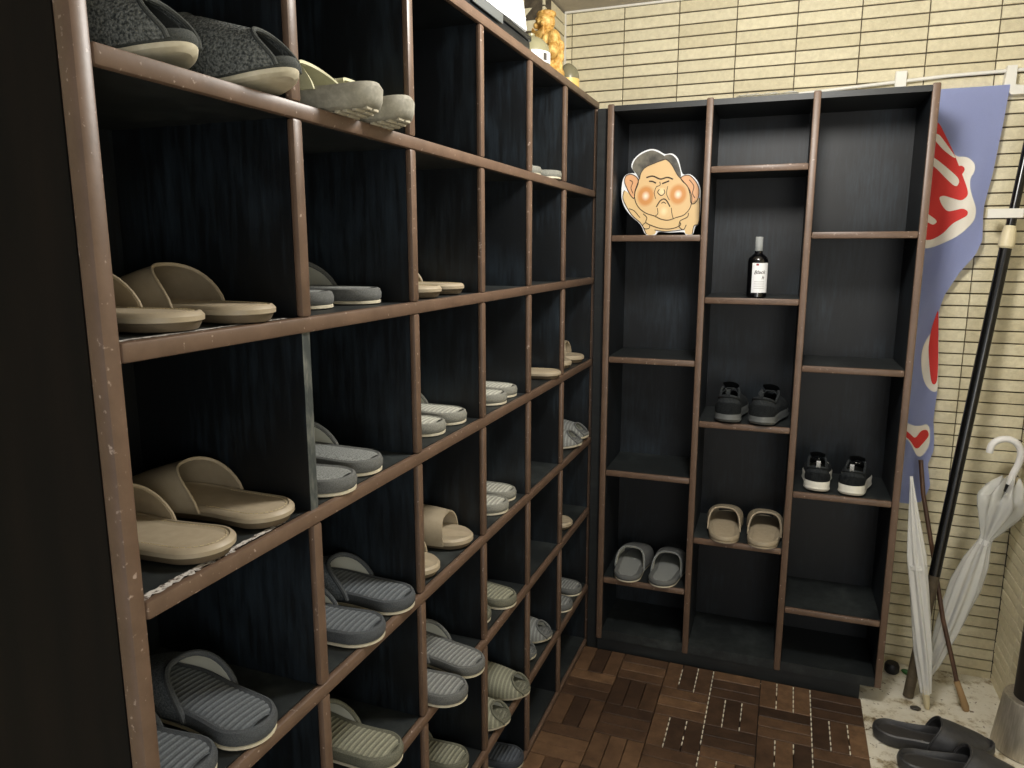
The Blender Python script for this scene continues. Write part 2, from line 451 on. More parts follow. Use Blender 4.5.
# ------------------------------------------------------------------ tall shelf at the back wall
BX = [.0481, .3355, .6193, .906]; YB_ = 1.7574; BD = .0133; DP = .2447
tall = thing('tall_shoe_shelf', 'tall black three-bay shoe shelf with brown edging standing against the tiled back wall', 'shoe shelf', (0, YB_, 0), BD)
BSH = [[1.3786, 1.0022, .6293, .256], [1.5726, 1.1955, .8155, .4359], [1.3844, 1.0042, .6219, .2491]]
KB, TZ, BOT = .0667, 1.7585, .036
def L(name, bm, mat, parent=None, smooth=True): return obj(name, bm, mat, parent or tall, smooth)
W = .0197
for i, x in enumerate(BX):
    nm = 'side_panel' if i in (0, 3) else 'divider'
    p = L(nm, B(x-.0085, x+.0085, .0125, DP, BOT, TZ-.001), M['black'], None, False)
    bm = bmesh.new(); box(bm, x-W/2, x+W/2, 0, .0125, BOT-.002, TZ+.004, .0042, 2); L('edging', bm, M['trim'], p)
L('back_panel', B(BX[0]-.0085, BX[3]+.0085, DP, DP+.004, BOT, TZ-.001), M['black'], None, False)
for c in range(3):
    x0, x1 = BX[c]+.0085, BX[c+1]-.0085
    L('top_board', B(x0+.0013, x1-.0013, .002, DP, TZ-.017, TZ-.001), M['plinth'], None, False)
    L('base_board', B(x0+.0013, x1-.0013, .0015, DP, BOT, KB), M['black_shelf'], None, False)
    for z in BSH[c]:
        s = L('shelf', B(x0+.0003, x1-.0003, .0125, DP, z-.016, z), M['black_shelf'], None, False)
        bm = bmesh.new(); box(bm, BX[c]+W/2+.0003, BX[c+1]-W/2-.0003, .0012, .0125, z-.0185, z+.0005, .004, 2); L('edging', bm, M['trim'], s)
L('plinth', B(BX[0]-.005, BX[3]-.048, .004, DP, FZ, BOT-.0005), M['plinth'], None, False)
L('filler_strip', B(.004, BX[0]-.0095, .02, .03, FZ, TZ-.004), M['plinth'], None, False)

# ------------------------------------------------------------------ slippers
def outline_fn(Lg, wh, ww, wb, wt, ah, at):
    ctl = [(0, wh), (.12, wh), (.36, ww), (.66, wb), (.85, wt), (1, wt*.92)]
    def w(t):
        for (a, va), (b, vb) in zip(ctl, ctl[1:]):
            if t <= b:
                s = (t-a)/(b-a); s = s*s*(3-2*s); v = va+(vb-va)*s; break
        else: v = ctl[-1][1]
        if t < ah: v *= math.sqrt(max(0, 1-(1-t/ah)**2))
        if t > 1-at: v *= math.sqrt(max(0, 1-((t-1+at)/at)**2))
        return v
    return w
TS = [.5-.5*math.cos(PI*i/30) for i in range(31)]
def ring_pts(w, Lg, cx):
    r = [(cx(t)+w(t), t*Lg) for t in TS]; l = [(cx(t)-w(t), t*Lg) for t in TS[1:-1]]
    return r+l[::-1]
def inset(pts, d):
    n = len(pts); out = []
    for i, (x, y) in enumerate(pts):
        ax, ay = pts[i-1]; bx, by = pts[(i+1) % n]
        tx, ty = bx-ax, by-ay; l = math.hypot(tx, ty) or 1
        out.append((x-ty/l*d, y+tx/l*d))
    return out
def loft(bm, pts, levels, cap0=True, cap1=True):
    """levels: (inset, z or fn(x, y))"""
    rings = []
    for d, z in levels:
        rings.append([bm.verts.new((x, y, z(x, y) if callable(z) else z)) for x, y in inset(pts, d)])
    n = len(pts)
    for a, b in zip(rings, rings[1:]):
        for i in range(n): bm.faces.new((a[i], a[(i+1) % n], b[(i+1) % n], b[i]))
    if cap0: bm.faces.new(rings[0][::-1])
    if cap1: bm.faces.new(rings[-1])
def footbed(w, Lg, cx, ins, zf, ribs=0, amp=0):
    bm = bmesh.new(); rows = []
    n = max(24, int(ribs*6) if ribs else 28)
    for i in range(n+1):
        t = ins/Lg+(1-2*ins/Lg)*i/n
        ww = max(w(t)-ins, .0008)
        dz = amp*math.cos(2*PI*ribs*i/n) if ribs else 0
        rows.append([bm.verts.new((cx(t)+ww*s, t*Lg, zf+dz*(1-abs(s)**6)-(.003*(abs(s)**4)))) for s in (-1, -.92, -.75, -.4, 0, .4, .75, .92, 1)])
    for a, b in zip(rows, rows[1:]):
        for k in range(8): bm.faces.new((a[k], a[k+1], b[k+1], b[k]))
    return bm
def vamp_grid(w, Lg, cx, te0, te1, tend, h0, h1, zb, out, nphi=20, ns=16, open_toe=False, lift=0, pw=.8):
    """arched upper; returns rows of points from the opening edge to the toe"""
    rows = []
    for i in range(ns+1):
        s = i/ns; row = []
        for k in range(nphi+1):
            ph = PI*k/nphi; sp = max(0, math.sin(ph))
            te = te0+(te1-te0)*sp**1.2
            tt = tend-((.10 if open_toe is True else open_toe)*sp**1.5 if open_toe else 0)
            t = te+s*(tt-te)
            u = (t-te0)/(1-te0)
            h = h1+(h0-h1)*(1-min(1, max(0, u))**1.7)
            if not open_toe and t > .9: h *= math.sqrt(max(.02, 1-((t-.9)/.1)**2))
            ww = w(min(t, .9999))+out
            row.append(Vector((cx(t)+ww*math.copysign(abs(math.cos(ph))**pw, math.cos(ph)), t*Lg, zb+h*sp**pw)))
        rows.append(row)
    return rows
def shell(rows, th, close=True):
    bm = bmesh.new()
    vs = [[bm.verts.new(p) for p in r] for r in rows]
    for a, b in zip(vs, vs[1:]):
        for k in range(len(a)-1): bm.faces.new((a[k], a[k+1], b[k+1], b[k]))
    bmesh.ops.remove_doubles(bm, verts=bm.verts, dist=1e-5)
    bmesh.ops.recalc_face_normals(bm, faces=bm.faces)
    bmesh.ops.solidify(bm, geom=list(bm.faces), thickness=th)
    return bm
def shrink(rows, d):
    """offset rows inward along the local normal (towards the foot)"""
    n = len(rows); out = []
    for i in range(n):
        r = []
        for k in range(len(rows[i])):
            du = rows[min(i+1, n-1)][k]-rows[max(i-1, 0)][k]
            dv = rows[i][min(k+1, len(rows[i])-1)]-rows[i][max(k-1, 0)]
            nn = du.cross(dv)
            nn = nn.normalized() if nn.length > 1e-9 else Vector((0, 0, 1))
            c = Vector((rows[i][len(rows[i])//2].x, rows[i][k].y, rows[i][k].z*.3))
            if nn.dot(rows[i][k]-c) > 0: nn = -nn
            r.append(rows[i][k]+nn*d)
        out.append(r)
    return out

def slipper(kind, pal, side, name='slipper'):
    root = thing(name, '', 'slipper')
    cx = lambda t: side*.006*math.sin(PI*min(1, max(0, t)))**2
    rim, fab = M.get('rim_'+pal), M.get('fab_'+pal)
    if kind in ('ribbed', 'terry'):
        Lg = .268; w = outline_fn(Lg, .042, .0405, .047, .044, .17, .20)
        P_ = ring_pts(w, Lg, cx)
        bm = bmesh.new(); loft(bm, P_, [(.003, 0), (.0005, .0012), (.0005, .0048), (.002, .0055)]); obj('outsole', bm, M['outsole'], root)
        bm = bmesh.new(); loft(bm, P_, [(.0022, .0052), (-.0005, .009), (-.001, .017), (.0015, .0235), (.005, .0255), (.009, .0235)]); obj('midsole', bm, rim, root)
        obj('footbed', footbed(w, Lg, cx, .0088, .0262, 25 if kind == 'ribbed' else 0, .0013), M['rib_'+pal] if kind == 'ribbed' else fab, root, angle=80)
        rows = vamp_grid(w, Lg, cx, .40, .61, 1.0, .060, .020, .012, .0015)
        v = obj('upper', shell(rows, .003), fab if kind == 'ribbed' else rim, root, angle=70)
        ln = shrink([r for r in rows[:13]], .0034)
        obj('lining', shell(ln, .0006), M['lining'], v, angle=70)
        bm = bmesh.new(); tube(bm, [p+Vector((0, -.001, .0003)) for p in rows[0]], .0042, 8); obj('binding', bm, rim, v)
    elif kind == 'beige':
        Lg = .272; w = outline_fn(Lg, .043, .0415, .048, .0455, .16, .19)
        P_ = ring_pts(w, Lg, cx)
        bm = bmesh.new(); loft(bm, P_, [(.012, 0), (.007, .0015), (.0035, .008), (.003, .0105)]); obj('outsole', bm, M['beige_dark'], root)
        bm = bmesh.new(); loft(bm, P_, [(.003, .0104), (.0002, .0112), (0, .0165), (.0035, .0205), (.0065, .0212), (.0082, .0196)]); obj('midsole', bm, M['beige'], root)
        obj('footbed', footbed(w, Lg, cx, .0082, .0205), M['beige_bed'], root, angle=80)
        rows = vamp_grid(w, Lg, cx, .40, .60, 1.0, .062, .016, .013, .001)
        v = obj('upper', shell(rows, .0026), M['beige'], root, angle=70)
        bm = bmesh.new(); tube(bm, rows[0], .0019, 8); obj('binding', bm, M['beige_bed'], v)
        st = bmesh.new(); ip = inset(P_, .0105)
        for i in range(len(ip)):
            a, b = Vector((*ip[i], .0206)), Vector((*ip[(i+1) % len(ip)], .0206))
            if a.y > Lg*.42 or (b-a).length < .002: continue
            m_ = max(1, round((b-a).length/.005))
            for q in range(m_):
                tube(st, [a.lerp(b, (q+.15)/m_), a.lerp(b, (q+.8)/m_)], .0005, 4)
        obj('stitching', st, M['stitch'], root)
    elif kind == 'slide':
        Lg = .268; w = outline_fn(Lg, .043, .0415, .049, .047, .17, .19)
        P_ = ring_pts(w, Lg, cx)
        bm = bmesh.new(); loft(bm, P_, [(.012, 0), (.007, .0015), (.003, .010)]); obj('outsole', bm, M['beige_dark'], root)
        bm = bmesh.new(); loft(bm, P_, [(.003, .0098), (0, .0115), (0, .019), (.004, .0235), (.0075, .0225)]); obj('midsole', bm, M['beige'], root)
        obj('footbed', footbed(w, Lg, cx, .0075, .0226), M['beige_bed'], root, angle=80)
        rows = vamp_grid(w, Lg, cx, .36, .34, .82, .064, .046, .010, .0025, open_toe=.03, pw=.7)
        obj('band', shell(rows, .0035), M['beige'], root, angle=70)
    elif kind == 'plain':      # soft cloth slide with a wide round mouth
        Lg = .258; w = outline_fn(Lg, .046, .047, .055, .052, .20, .23)
        P_ = ring_pts(w, Lg, cx)
        bm = bmesh.new(); loft(bm, P_, [(.003, 0), (.0005, .0012), (.0005, .0045), (.002, .005)]); obj('outsole', bm, M['outsole'] if pal != 'beige' else M['beige'], root)
        bm = bmesh.new(); loft(bm, P_, [(.002, .0048), (-.0005, .009), (-.001, .015), (.0015, .0205), (.005, .022), (.009, .020)]); obj('midsole', bm, rim or M['beige'], root)
        obj('footbed', footbed(w, Lg, cx, .0088, .0215), fab or M['beige_bed'], root, angle=80)
        rows = vamp_grid(w, Lg, cx, .33, .50, .97, .066, .030, .012, .003, open_toe=True, pw=.7)
        v = obj('upper', shell(rows, .003), rim or M['beige'], root, angle=70)
        ln = shrink(rows[:13], .0034)
        obj('lining', shell(ln, .0006), M['lining'] if pal != 'beige' else M['beige_dark'], v, angle=70)
        bm = bmesh.new(); tube(bm, rows[0], .0024, 8); obj('binding', bm, fab or M['beige_bed'], v)
    elif kind in ('open', 'knit'):
        Lg = .272; w = outline_fn(Lg, .041, .041, .048, .043, .17, .24)
        P_ = ring_pts(w, Lg, cx); k_ = kind == 'knit'
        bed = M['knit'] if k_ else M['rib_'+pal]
        SP = .017 if k_ else .010
        spr = lambda z: (lambda x, y: z+(SP*max(0, (y/Lg-.6)/.4)**2))
        bm = bmesh.new(); loft(bm, P_, [(.006, spr(0)), (.001, spr(.003)), (0, spr(.0075)), (.002, spr(.0085))]); obj('outsole', bm, M['outsole'], root)
        bm = bmesh.new(); loft(bm, P_, [(.002, spr(.0083)), (-.0005, spr(.011)), (-.0005, spr(.016)), (.002, spr(.0205)), (.0085, spr(.0195))]); obj('midsole', bm, rim if not k_ else M['rim_knit'], root)
        fb = footbed(w, Lg, cx, .0082, .0205, 0 if k_ else 25, .0012)
        for vtx in fb.verts: vtx.co.z += SP*max(0, (vtx.co.y/Lg-.6)/.4)**2
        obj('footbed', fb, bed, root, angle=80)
        rows = vamp_grid(w, Lg, cx, .36, .46, .965, .088 if k_ else .060, .030 if k_ else .024, .010, .0018, open_toe=.13, ns=26)
        for r in rows:
            for p in r: p.z += SP*max(0, (p.y/Lg-.6)/.4)**2
        if not k_:
            for i, r in enumerate(rows):
                for p in r[1:-1]: p.z += .0007*math.cos(2*PI*i/26*13)
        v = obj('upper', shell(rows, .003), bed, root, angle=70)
        bm = bmesh.new(); tube(bm, rows[-1], .0028, 8)
        obj('binding', bm, rim if not k_ else M['rim_knit'], v)
        bm = bmesh.new(); tube(bm, rows[0], .0028, 8); obj('binding', bm, rim if not k_ else M['rim_knit'], v)
        ln = shrink(rows[2:-2], .0034); obj('lining', shell(ln, .0005), M['lining'] if not k_ else M['rim_knit'], v, angle=70)
    elif kind == 'clog':       # thick foam platform clog with pale holed strap
        Lg = .265; w = outline_fn(Lg, .042, .041, .049, .047, .17, .2)
        P_ = ring_pts(w, Lg, cx)
        spr = lambda z: (lambda x, y: z+.009*max(0, (.22-y/Lg)/.22)**2)
        bm = bmesh.new(); loft(bm, P_, [(.009, spr(0)), (.003, spr(.003)), (0, spr(.010)), (-.001, spr(.024)), (.003, spr(.031)), (.008, spr(.029))]); obj('platform_sole', bm, M['clog_grey'], root)
        tr = bmesh.new()
        for q in range(9):
            t = .05+q*.045
            if w(t) < .014: continue
            ww = w(t)-.014; z = .009*max(0, (.22-t)/.22)**2
            zz = [bm2 for bm2 in (0,)]
            for sx in (-1, 1):
                box(tr, min(0, sx*ww)+.002*(sx > 0), max(0, sx*ww)-.002*(sx < 0), t*Lg-.0035, t*Lg+.0035, z-.0022, z+.002, .0008)
        obj('tread', tr, M['clog_tread'], root)
        obj('footbed', footbed(w, Lg, cx, .0078, .0292), M['clog_grey'], root, angle=80)
        rows = vamp_grid(w, Lg, cx, .46, .54, 1.0, .056, .022, .022, .001)
        obj('upper', shell(rows, .004), M['clog_grey'], root, angle=70)
        rows = vamp_grid(w, Lg, cx, .26, .40, .50, .046, .040, .026, .004, ns=6, open_toe=.02)
        sb = obj('strap', shell(rows, .004), M['clog_pale'], root, angle=70)
        hb = bmesh.new()
        for k in (2, 4, 6, 14, 16, 18):
            p = rows[3][k]; q = rows[3][k]-Vector((cx(.5), p.y, .036)); q.normalize()
            tube(hb, [p+q*.0005, p+q*.0016], .0032, 10)
        obj('rivet', hb, M['clog_grey'], sb)
    return root

def sneaker(kind, side):
    root = thing('sneaker', '', 'sneaker')
    Lg = .247; w = outline_fn(Lg, .038, .035, .045, .039, .16, .24)
    cx = lambda t: side*.007*math.sin(PI*min(1, max(0, t)))**2
    P_ = ring_pts(w, Lg, cx)
    spr = lambda z: (lambda x, y: z+.012*max(0, (y/Lg-.7)/.3)**2+.004*max(0, (.12-y/Lg)/.12))
    solem = M['sneak_grey'] if kind == 'grey' else M['sneak_white']
    zt = .034 if kind == 'grey' else .042
    bm = bmesh.new(); loft(bm, P_, [(.006, spr(.0)), (.001, spr(.004)), (-.003, spr(.010)), (-.001, spr(.018)), (-.002, spr(zt-.008)), (.002, spr(zt)), (.008, spr(zt))])
    s = obj('sole', bm, solem, root)
    bm = bmesh.new(); loft(bm, P_, [(.010, spr(-.0006)), (.004, spr(.0002)), (.001, spr(.0058)), (.006, spr(.006))]); obj('outsole', bm, M['sneak_in'], s)
    # upper as vertical strips from the welt up to collar or over the toe
    n = 36; tl = [.5-.5*math.cos(PI*i/n) for i in range(n+1)]
    def H(t):   # height of collar / instep line
        if t < .10: return .086-.010*(t/.10)
        if t < .42: return .076-.012*math.sin(PI*(t-.10)/.32)+.020*((t-.10)/.32)**2
        u = (t-.42)/.58
        return .096-.054*u**.75 if t < .88 else (.096-.054*((.88-.42)/.58)**.75)*math.sqrt(max(.03, 1-((t-.88)/.12)**2))
    K = 8; cols = {1: [], -1: []}
    for sg in (1, -1):
        for t in tl:
            col = []
            z0 = zt-.004+.012*max(0, (t-.7)/.3)**2
            Ht = max(H(t), z0+.004)
            op = 0.84 if t < .38 else max(0, .84*(1-(t-.38)/.18))
            for k in range(K+1):
                f = k/K; a = f*PI/2
                base = w(t)-.001
                r = base*(1+.06*math.sin(PI*f))*(op+(1-op)*math.cos(a)**.7) if op < .8 else base*(1+.07*math.sin(PI*f)-.20*f**2)
                if k == K and op == 0: r = 0
                y = t*Lg+(.010*f*(1-t/.15) if t < .15 else 0)-(.006*f*(1-t/.1) if t < .1 else 0)
                col.append(Vector((cx(t)+sg*r, y, z0+(Ht-z0)*(math.sin(a)+(f-math.sin(a))*min(1, op/.8)))))
            cols[sg].append(col)
    bm = bmesh.new()
    for sg in (1, -1):
        vs = [[bm.verts.new(p) for p in c] for c in cols[sg]]
        for a, b in zip(vs, vs[1:]):
            for k in range(K):
                bm.faces.new((a[k], a[k+1], b[k+1], b[k]))
    bmesh.ops.remove_doubles(bm, verts=bm.verts, dist=.0004)
    bmesh.ops.dissolve_degenerate(bm, edges=bm.edges, dist=1e-5)
    bmesh.ops.recalc_face_normals(bm, faces=bm.faces)
    bmesh.ops.solidify(bm, geom=list(bm.faces), thickness=.004)
    up = obj('upper', bm, M['sneak_black'], root, angle=60)
    obj('insole', footbed(w, Lg, cx, .006, zt+.002), M['sneak_in'], root)
    # padded collar
    ct = [c[K] for c, t in zip(cols[1], tl) if t < .42]; ct2 = [c[K] for c, t in zip(cols[-1], tl) if t < .42]
    bm = bmesh.new(); tube(bm, ct[::-1]+ct2[1:], .0042, 8); obj('collar', bm, M['sneak_black'], up)
    # tongue
    bm = bmesh.new()
    rows = [[Vector((cx(.45)+sx*(.021+.004*i/5)*(.8 if i == 5 else 1), (.36+.20*(1-i/5))*0+Lg*(.36+.05*(5-i)), .112-.006*(5-i)+.004*(1-(sx**2)))) for sx in (-1, -.5, 0, .5, 1)] for i in range(6)]
    vs = [[bm.verts.new(p) for p in r] for r in rows]
    for a, b in zip(vs, vs[1:]):
        for k in range(4): bm.faces.new((a[k], a[k+1], b[k+1], b[k]))
    bmesh.ops.solidify(bm, geom=list(bm.faces), thickness=.004)
    obj('tongue', bm, M['sneak_black'], up)
    # pull tab loop on heel
    bm = bmesh.new(); top = cols[1][0][K]
    zc = top.z+.008; pts = [(cx(0), .002+.0*a, 0) for a in range(1)]
    loop = [Vector((cx(0), top.y+.001+.006*math.cos(a), zc+.013*math.sin(a))) for a in [PI*1.35-PI*1.7*i/12 for i in range(13)]]
    for a, b in zip(loop, loop[1:]):
        f = [bm.verts.new(p) for p in (a+Vector((-.006, 0, 0)), a+Vector((.006, 0, 0)), b+Vector((.006, 0, 0)), b+Vector((-.006, 0, 0)))]
        bm.faces.new(f)
    bmesh.ops.remove_doubles(bm, verts=bm.verts, dist=1e-5); bmesh.ops.solidify(bm, geom=list(bm.faces), thickness=.0014)
    obj('pull_tab', bm, M['sneak_cuff'] if kind != 'grey' else M['sneak_black'], up)
    # heel counter
    bm = bmesh.new(); hc = [[cols[sg][i][k]*1.0 for k in range(0, 6)] for sg in (1,) for i in range(8, -1, -1)]+[[cols[-1][i][k]*1.0 for k in range(0, 6)] for i in range(1, 9)]
    hc = [[p+Vector(((p.x-cx(0))*.06, -.0025, 0)) for p in c] for c in hc]
    vs = [[bm.verts.new(p) for p in c] for c in hc]
    for a, b in zip(vs, vs[1:]):
        for k in range(5): bm.faces.new((a[k], a[k+1], b[k+1], b[k]))
    bmesh.ops.solidify(bm, geom=list(bm.faces), thickness=.002)
    obj('heel_counter', bm, M['sneak_grey'] if kind == 'never' else M['sneak_black'], up)
    if kind == 'grey':       # side strap
        bm = bmesh.new()
        path = [(cx(.45)+s_*.9*(w(.45)), Lg*(.44+.02*s_), z) for s_, z in ((-1.04, .045), (-.8, .075), (-.3, .094), (.3, .094), (.85, .075), (1.1, .045))]
        for a, b in zip(path, path[1:]):
            a, b = Vector(a), Vector(b)
            f = [bm.verts.new(p) for p in (a+Vector((0, -.012, .002)), b+Vector((0, -.012, .002)), b+Vector((0, .012, -.004)), a+Vector((0, .012, -.004)))]
            bm.faces.new(f)
        bmesh.ops.remove_doubles(bm, verts=bm.verts, dist=1e-5); bmesh.ops.solidify(bm, geom=list(bm.faces), thickness=.003)
        obj('strap', bm, M['sneak_black'], up)
    else:                    # laces
        bm = bmesh.new()
        for q in range(4):
            y = Lg*(.46+.06*q); z = .096-.010*q
            tube(bm, [(cx(.5)-.018, y, z-.008), (cx(.5), y+.004, z+.001), (cx(.5)+.018, y, z-.008)], .002, 6)
        obj('laces', bm, M['sneak_in'], up)
    return root

def eva_clog(side):
    root = thing('clog', '', 'clog')
    Lg = .292; w = outline_fn(Lg, .043, .041, .051, .046, .17, .22)
    cx = lambda t: side*.008*math.sin(PI*min(1, max(0, t)))**2
    P_ = ring_pts(w, Lg, cx)
    spr = lambda z: (lambda x, y: z+.014*max(0, (y/Lg-.7)/.3)**2)
    rimz = lambda x, y: .034+.008*max(0, (y/Lg-.2)/.25) if y/Lg < .45 else .042+.014*max(0, (y/Lg-.7)/.3)**2
    bm = bmesh.new(); loft(bm, P_, [(.010, spr(0)), (.003, spr(.003)), (0, spr(.012)), (-.002, spr(.024)), (0, rimz), (.004, lambda x, y: rimz(x, y)+.003), (.008, lambda x, y: rimz(x, y)-.001), (.010, spr(.026)), (.014, spr(.024))])
    obj('sole', bm, M['eva'], root)
    obj('footbed', footbed(w, Lg, cx, .0125, .0265), M['eva_bed'], root)
    rows = vamp_grid(w, Lg, cx, .45, .56, 1.0, .072, .022, .022, .0015, nphi=26, ns=22, pw=.72)
    for r in rows:
        for p in r: p.z += .013*max(0, (p.y/Lg-.7)/.3)**2
    v = obj('upper', shell(rows, .005), M['eva'], root, angle=70)
    bm = bmesh.new(); tube(bm, rows[0], .0030, 8); obj('rim', bm, M['eva'], v)
    return root

protos = {}
def put(kind, pal, side, x, y, z, heading, name, cat, label, group, toe_first=False, yaw=0):
    """x, y: outermost tip (heel, or toe when toe_first); heading: direction of the toe in degrees"""
    key = (kind, pal, side)
    if key not in protos:
        protos[key] = eva_clog(side) if kind == 'eva' else sneaker(pal, side) if kind == 'sneaker' else slipper(kind, pal, side)
        o = protos[key]
    else: o = copy_tree(protos[key])
    o.name = name
    ang = math.radians(heading+yaw)-PI/2
    Lg = {'ribbed': .268, 'terry': .268, 'beige': .272, 'slide': .268, 'plain': .258, 'open': .272, 'knit': .272, 'clog': .265, 'sneaker': .247, 'eva': .292}[kind]
    if toe_first:
        x -= Lg*math.cos(ang+PI/2); y -= Lg*math.sin(ang+PI/2)
    o.location = (x, y, z); o.rotation_euler = (0, 0, ang)
    tag(o, label, cat, group)
    return o

ROWN = ['top', 'second', 'third', 'fourth', 'fifth', 'sixth', 'bottom']
COLN = ['nearest', 'second', 'third', 'fourth', 'fifth', 'farthest']
DESC = {('knit', 'knit'): 'dark grey knit open-toed slipper', ('clog', 'clog'): 'weathered grey platform clog with pale strap', ('terry', 'grey'): 'grey towelling slipper',
        ('beige', 'beige'): 'beige leather-look slipper', ('slide', 'beige'): 'beige band slide', ('open', 'grey'): 'grey open-toed slipper', ('open', 'olive'): 'olive grey ribbed open-toed slipper'}
PALN = {'grey': 'mid grey', 'light': 'light grey', 'dark': 'dark bluish grey', 'navy': 'navy grey', 'olive': 'olive grey'}
# row, column, kind, palette, [(tip x, tip y, yaw), ...], toe out?
CELLS = [
 (0, 0, 'knit', 'knit', [(.002, .128, 3), (.034, .252, 2)], True),
 (0, 1, 'clog', 'clog', [(.052, .407, 2), (.050, .498, -2)], False),
 (0, 4, 'plain', 'light', [(-.012, 1.280, 0), (.006, 1.393, 0)], False),
 (1, 0, 'beige', 'beige', [(-.004, .108, 0), (.006, .213, -2)], False),
 (1, 1, 'terry', 'grey', [(-.050, .420, 1), (-.036, .533, 0)], False),
 (1, 2, 'beige', 'beige', [(-.008, .700, 0), (-.014, .812, 0)], False),
 (2, 0, 'beige', 'beige', [(.000, .128, 1), (-.002, .240, 1)], False),
 (2, 1, 'terry', 'grey', [(.005, .378, 0), (-.008, .474, 0)], False),
 (2, 2, 'ribbed', 'light', [(-.020, .732, 0), (-.020, .830, 0)], False),
 (2, 3, 'ribbed', 'light', [(-.010, 1.036, 1), (-.018, 1.124, 0)], False),
 (2, 4, 'beige', 'beige', [(.010, 1.400, 2)], False),
 (2, 5, 'slide', 'beige', [(-.012, 1.580, 0), (-.008, 1.710, 6)], True),
 (3, 0, 'ribbed', 'dark', [(-.012, .084, 0), (.004, .168, -7)], False),
 (3, 1, 'ribbed', 'dark', [(.014, .430, 0), (.010, .537, -1)], False),
 (3, 2, 'slide', 'beige', [(-.006, .668, -2), (-.004, .826, 6)], True),
 (3, 3, 'ribbed', 'light', [(-.006, 1.036, 1), (-.020, 1.124, 0)], False),
 (3, 5, 'open', 'grey', [(.010, 1.640, 2), (.004, 1.742, 1)], True),
 (4, 1, 'ribbed', 'olive', [(.018, .465, -4)], False),
 (4, 2, 'ribbed', 'grey', [(.050, .665, -2), (.044, .760, -8)], False),
 (4, 3, 'ribbed', 'olive', [(-.022, .962, 0), (.006, 1.052, -8)], False),
 (4, 5, 'slide', 'beige', [(-.004, 1.590, 0)], False),
 (5, 2, 'ribbed', 'olive', [(-.018, .815, -2)], False),
 (5, 3, 'open', 'olive', [(.020, .986, 6), (.026, 1.110, 2)], True),
 (5, 4, 'open', 'grey', [(-.014, 1.278, 3), (-.004, 1.392, 4)], True),
 (5, 5, 'ribbed', 'grey', [(-.002, 1.600, 1), (-.004, 1.712, -5)], False),
 (6, 3, 'ribbed', 'navy', [(.006, 1.115, 0)], False),
]
for r, c, kind, pal, items, toe in CELLS:
    z = RZ[r+1]+T/2+.0012
    for n, (x, y, yw) in enumerate(items):
        side = -1 if (n == 0) != toe else 1
        d = DESC.get((kind, pal)) or ('%s %s slipper' % (PALN.get(pal, pal), {'ribbed': 'ribbed', 'plain': 'plain', 'terry': 'towelling'}[kind]))
        which = ('lone ' if len(items) == 1 else ('left ' if n == 0 else 'right '))
        lab = '%s%s, %s row, %s column of long rack' % (which, d, ROWN[r], COLN[c])
        nm = 'clog' if kind == 'clog' else 'slide' if kind == 'slide' else 'slipper'
        put(kind, pal, side, x, y, z, 0 if toe else 180, nm, 'clog' if kind == 'clog' else 'slipper', lab, 'slippers on the long rack', toe, yw)

def tallput(kind, pal, side, x, y, z, yaw, name, cat, label, group):
    return put(kind, pal, side, x, y, z+.0015, 90, name, cat, label, group, False, yaw)
tallput('plain', 'grey', -1, .134, 1.746, .256, -2, 'slipper', 'slipper', 'left grey slipper of the pair low in the left bay of the tall shelf', 'slippers on the tall shelf')
tallput('plain', 'grey', 1, .246, 1.746, .256, -3, 'slipper', 'slipper', 'right grey slipper of the pair low in the left bay of the tall shelf', 'slippers on the tall shelf')
tallput('plain', 'beige', -1, .440, 1.745, .4359, 2, 'slipper', 'slipper', 'left taupe slipper of the pair under the black sneakers, tall shelf', 'slippers on the tall shelf')
tallput('plain', 'beige', 1, .551, 1.742, .4359, 0, 'slipper', 'slipper', 'right taupe slipper of the pair under the black sneakers, tall shelf', 'slippers on the tall shelf')
tallput('sneaker', 'grey', -1, .428, 1.752, .8155, -4, 'sneaker', 'sneaker', 'left all-black sneaker with grey sole, middle bay of the tall shelf', 'black sneakers')
tallput('sneaker', 'grey', 1, .522, 1.752, .8155, -10, 'sneaker', 'sneaker', 'right all-black sneaker with grey sole, middle bay of the tall shelf', 'black sneakers')
tallput('sneaker', 'white', -1, .694, 1.775, .6219, -4, 'sneaker', 'sneaker', 'left black sneaker with white heel sole in the right bay', 'white-soled sneakers')
tallput('sneaker', 'white', 1, .784, 1.770, .6219, -9, 'sneaker', 'sneaker', 'right black sneaker with white heel sole in the right bay', 'white-soled sneakers')
for o_ in [q for q in C.objects if q.get('group') == 'white-soled sneakers']: o_.scale = (.92, .88, .92)
put('eva', 'eva', 1, .882, 1.618, FZ+.001, -3, 'clog', 'clog', 'black foam clog farther from the viewer on the stone floor', 'black clogs on the floor', False, 0)
put('eva', 'eva', -1, .93, 1.498, FZ+.001, -3, 'clog', 'clog', 'black foam clog nearer the viewer, cut by the photo bottom edge', 'black clogs on the floor', False, 0)

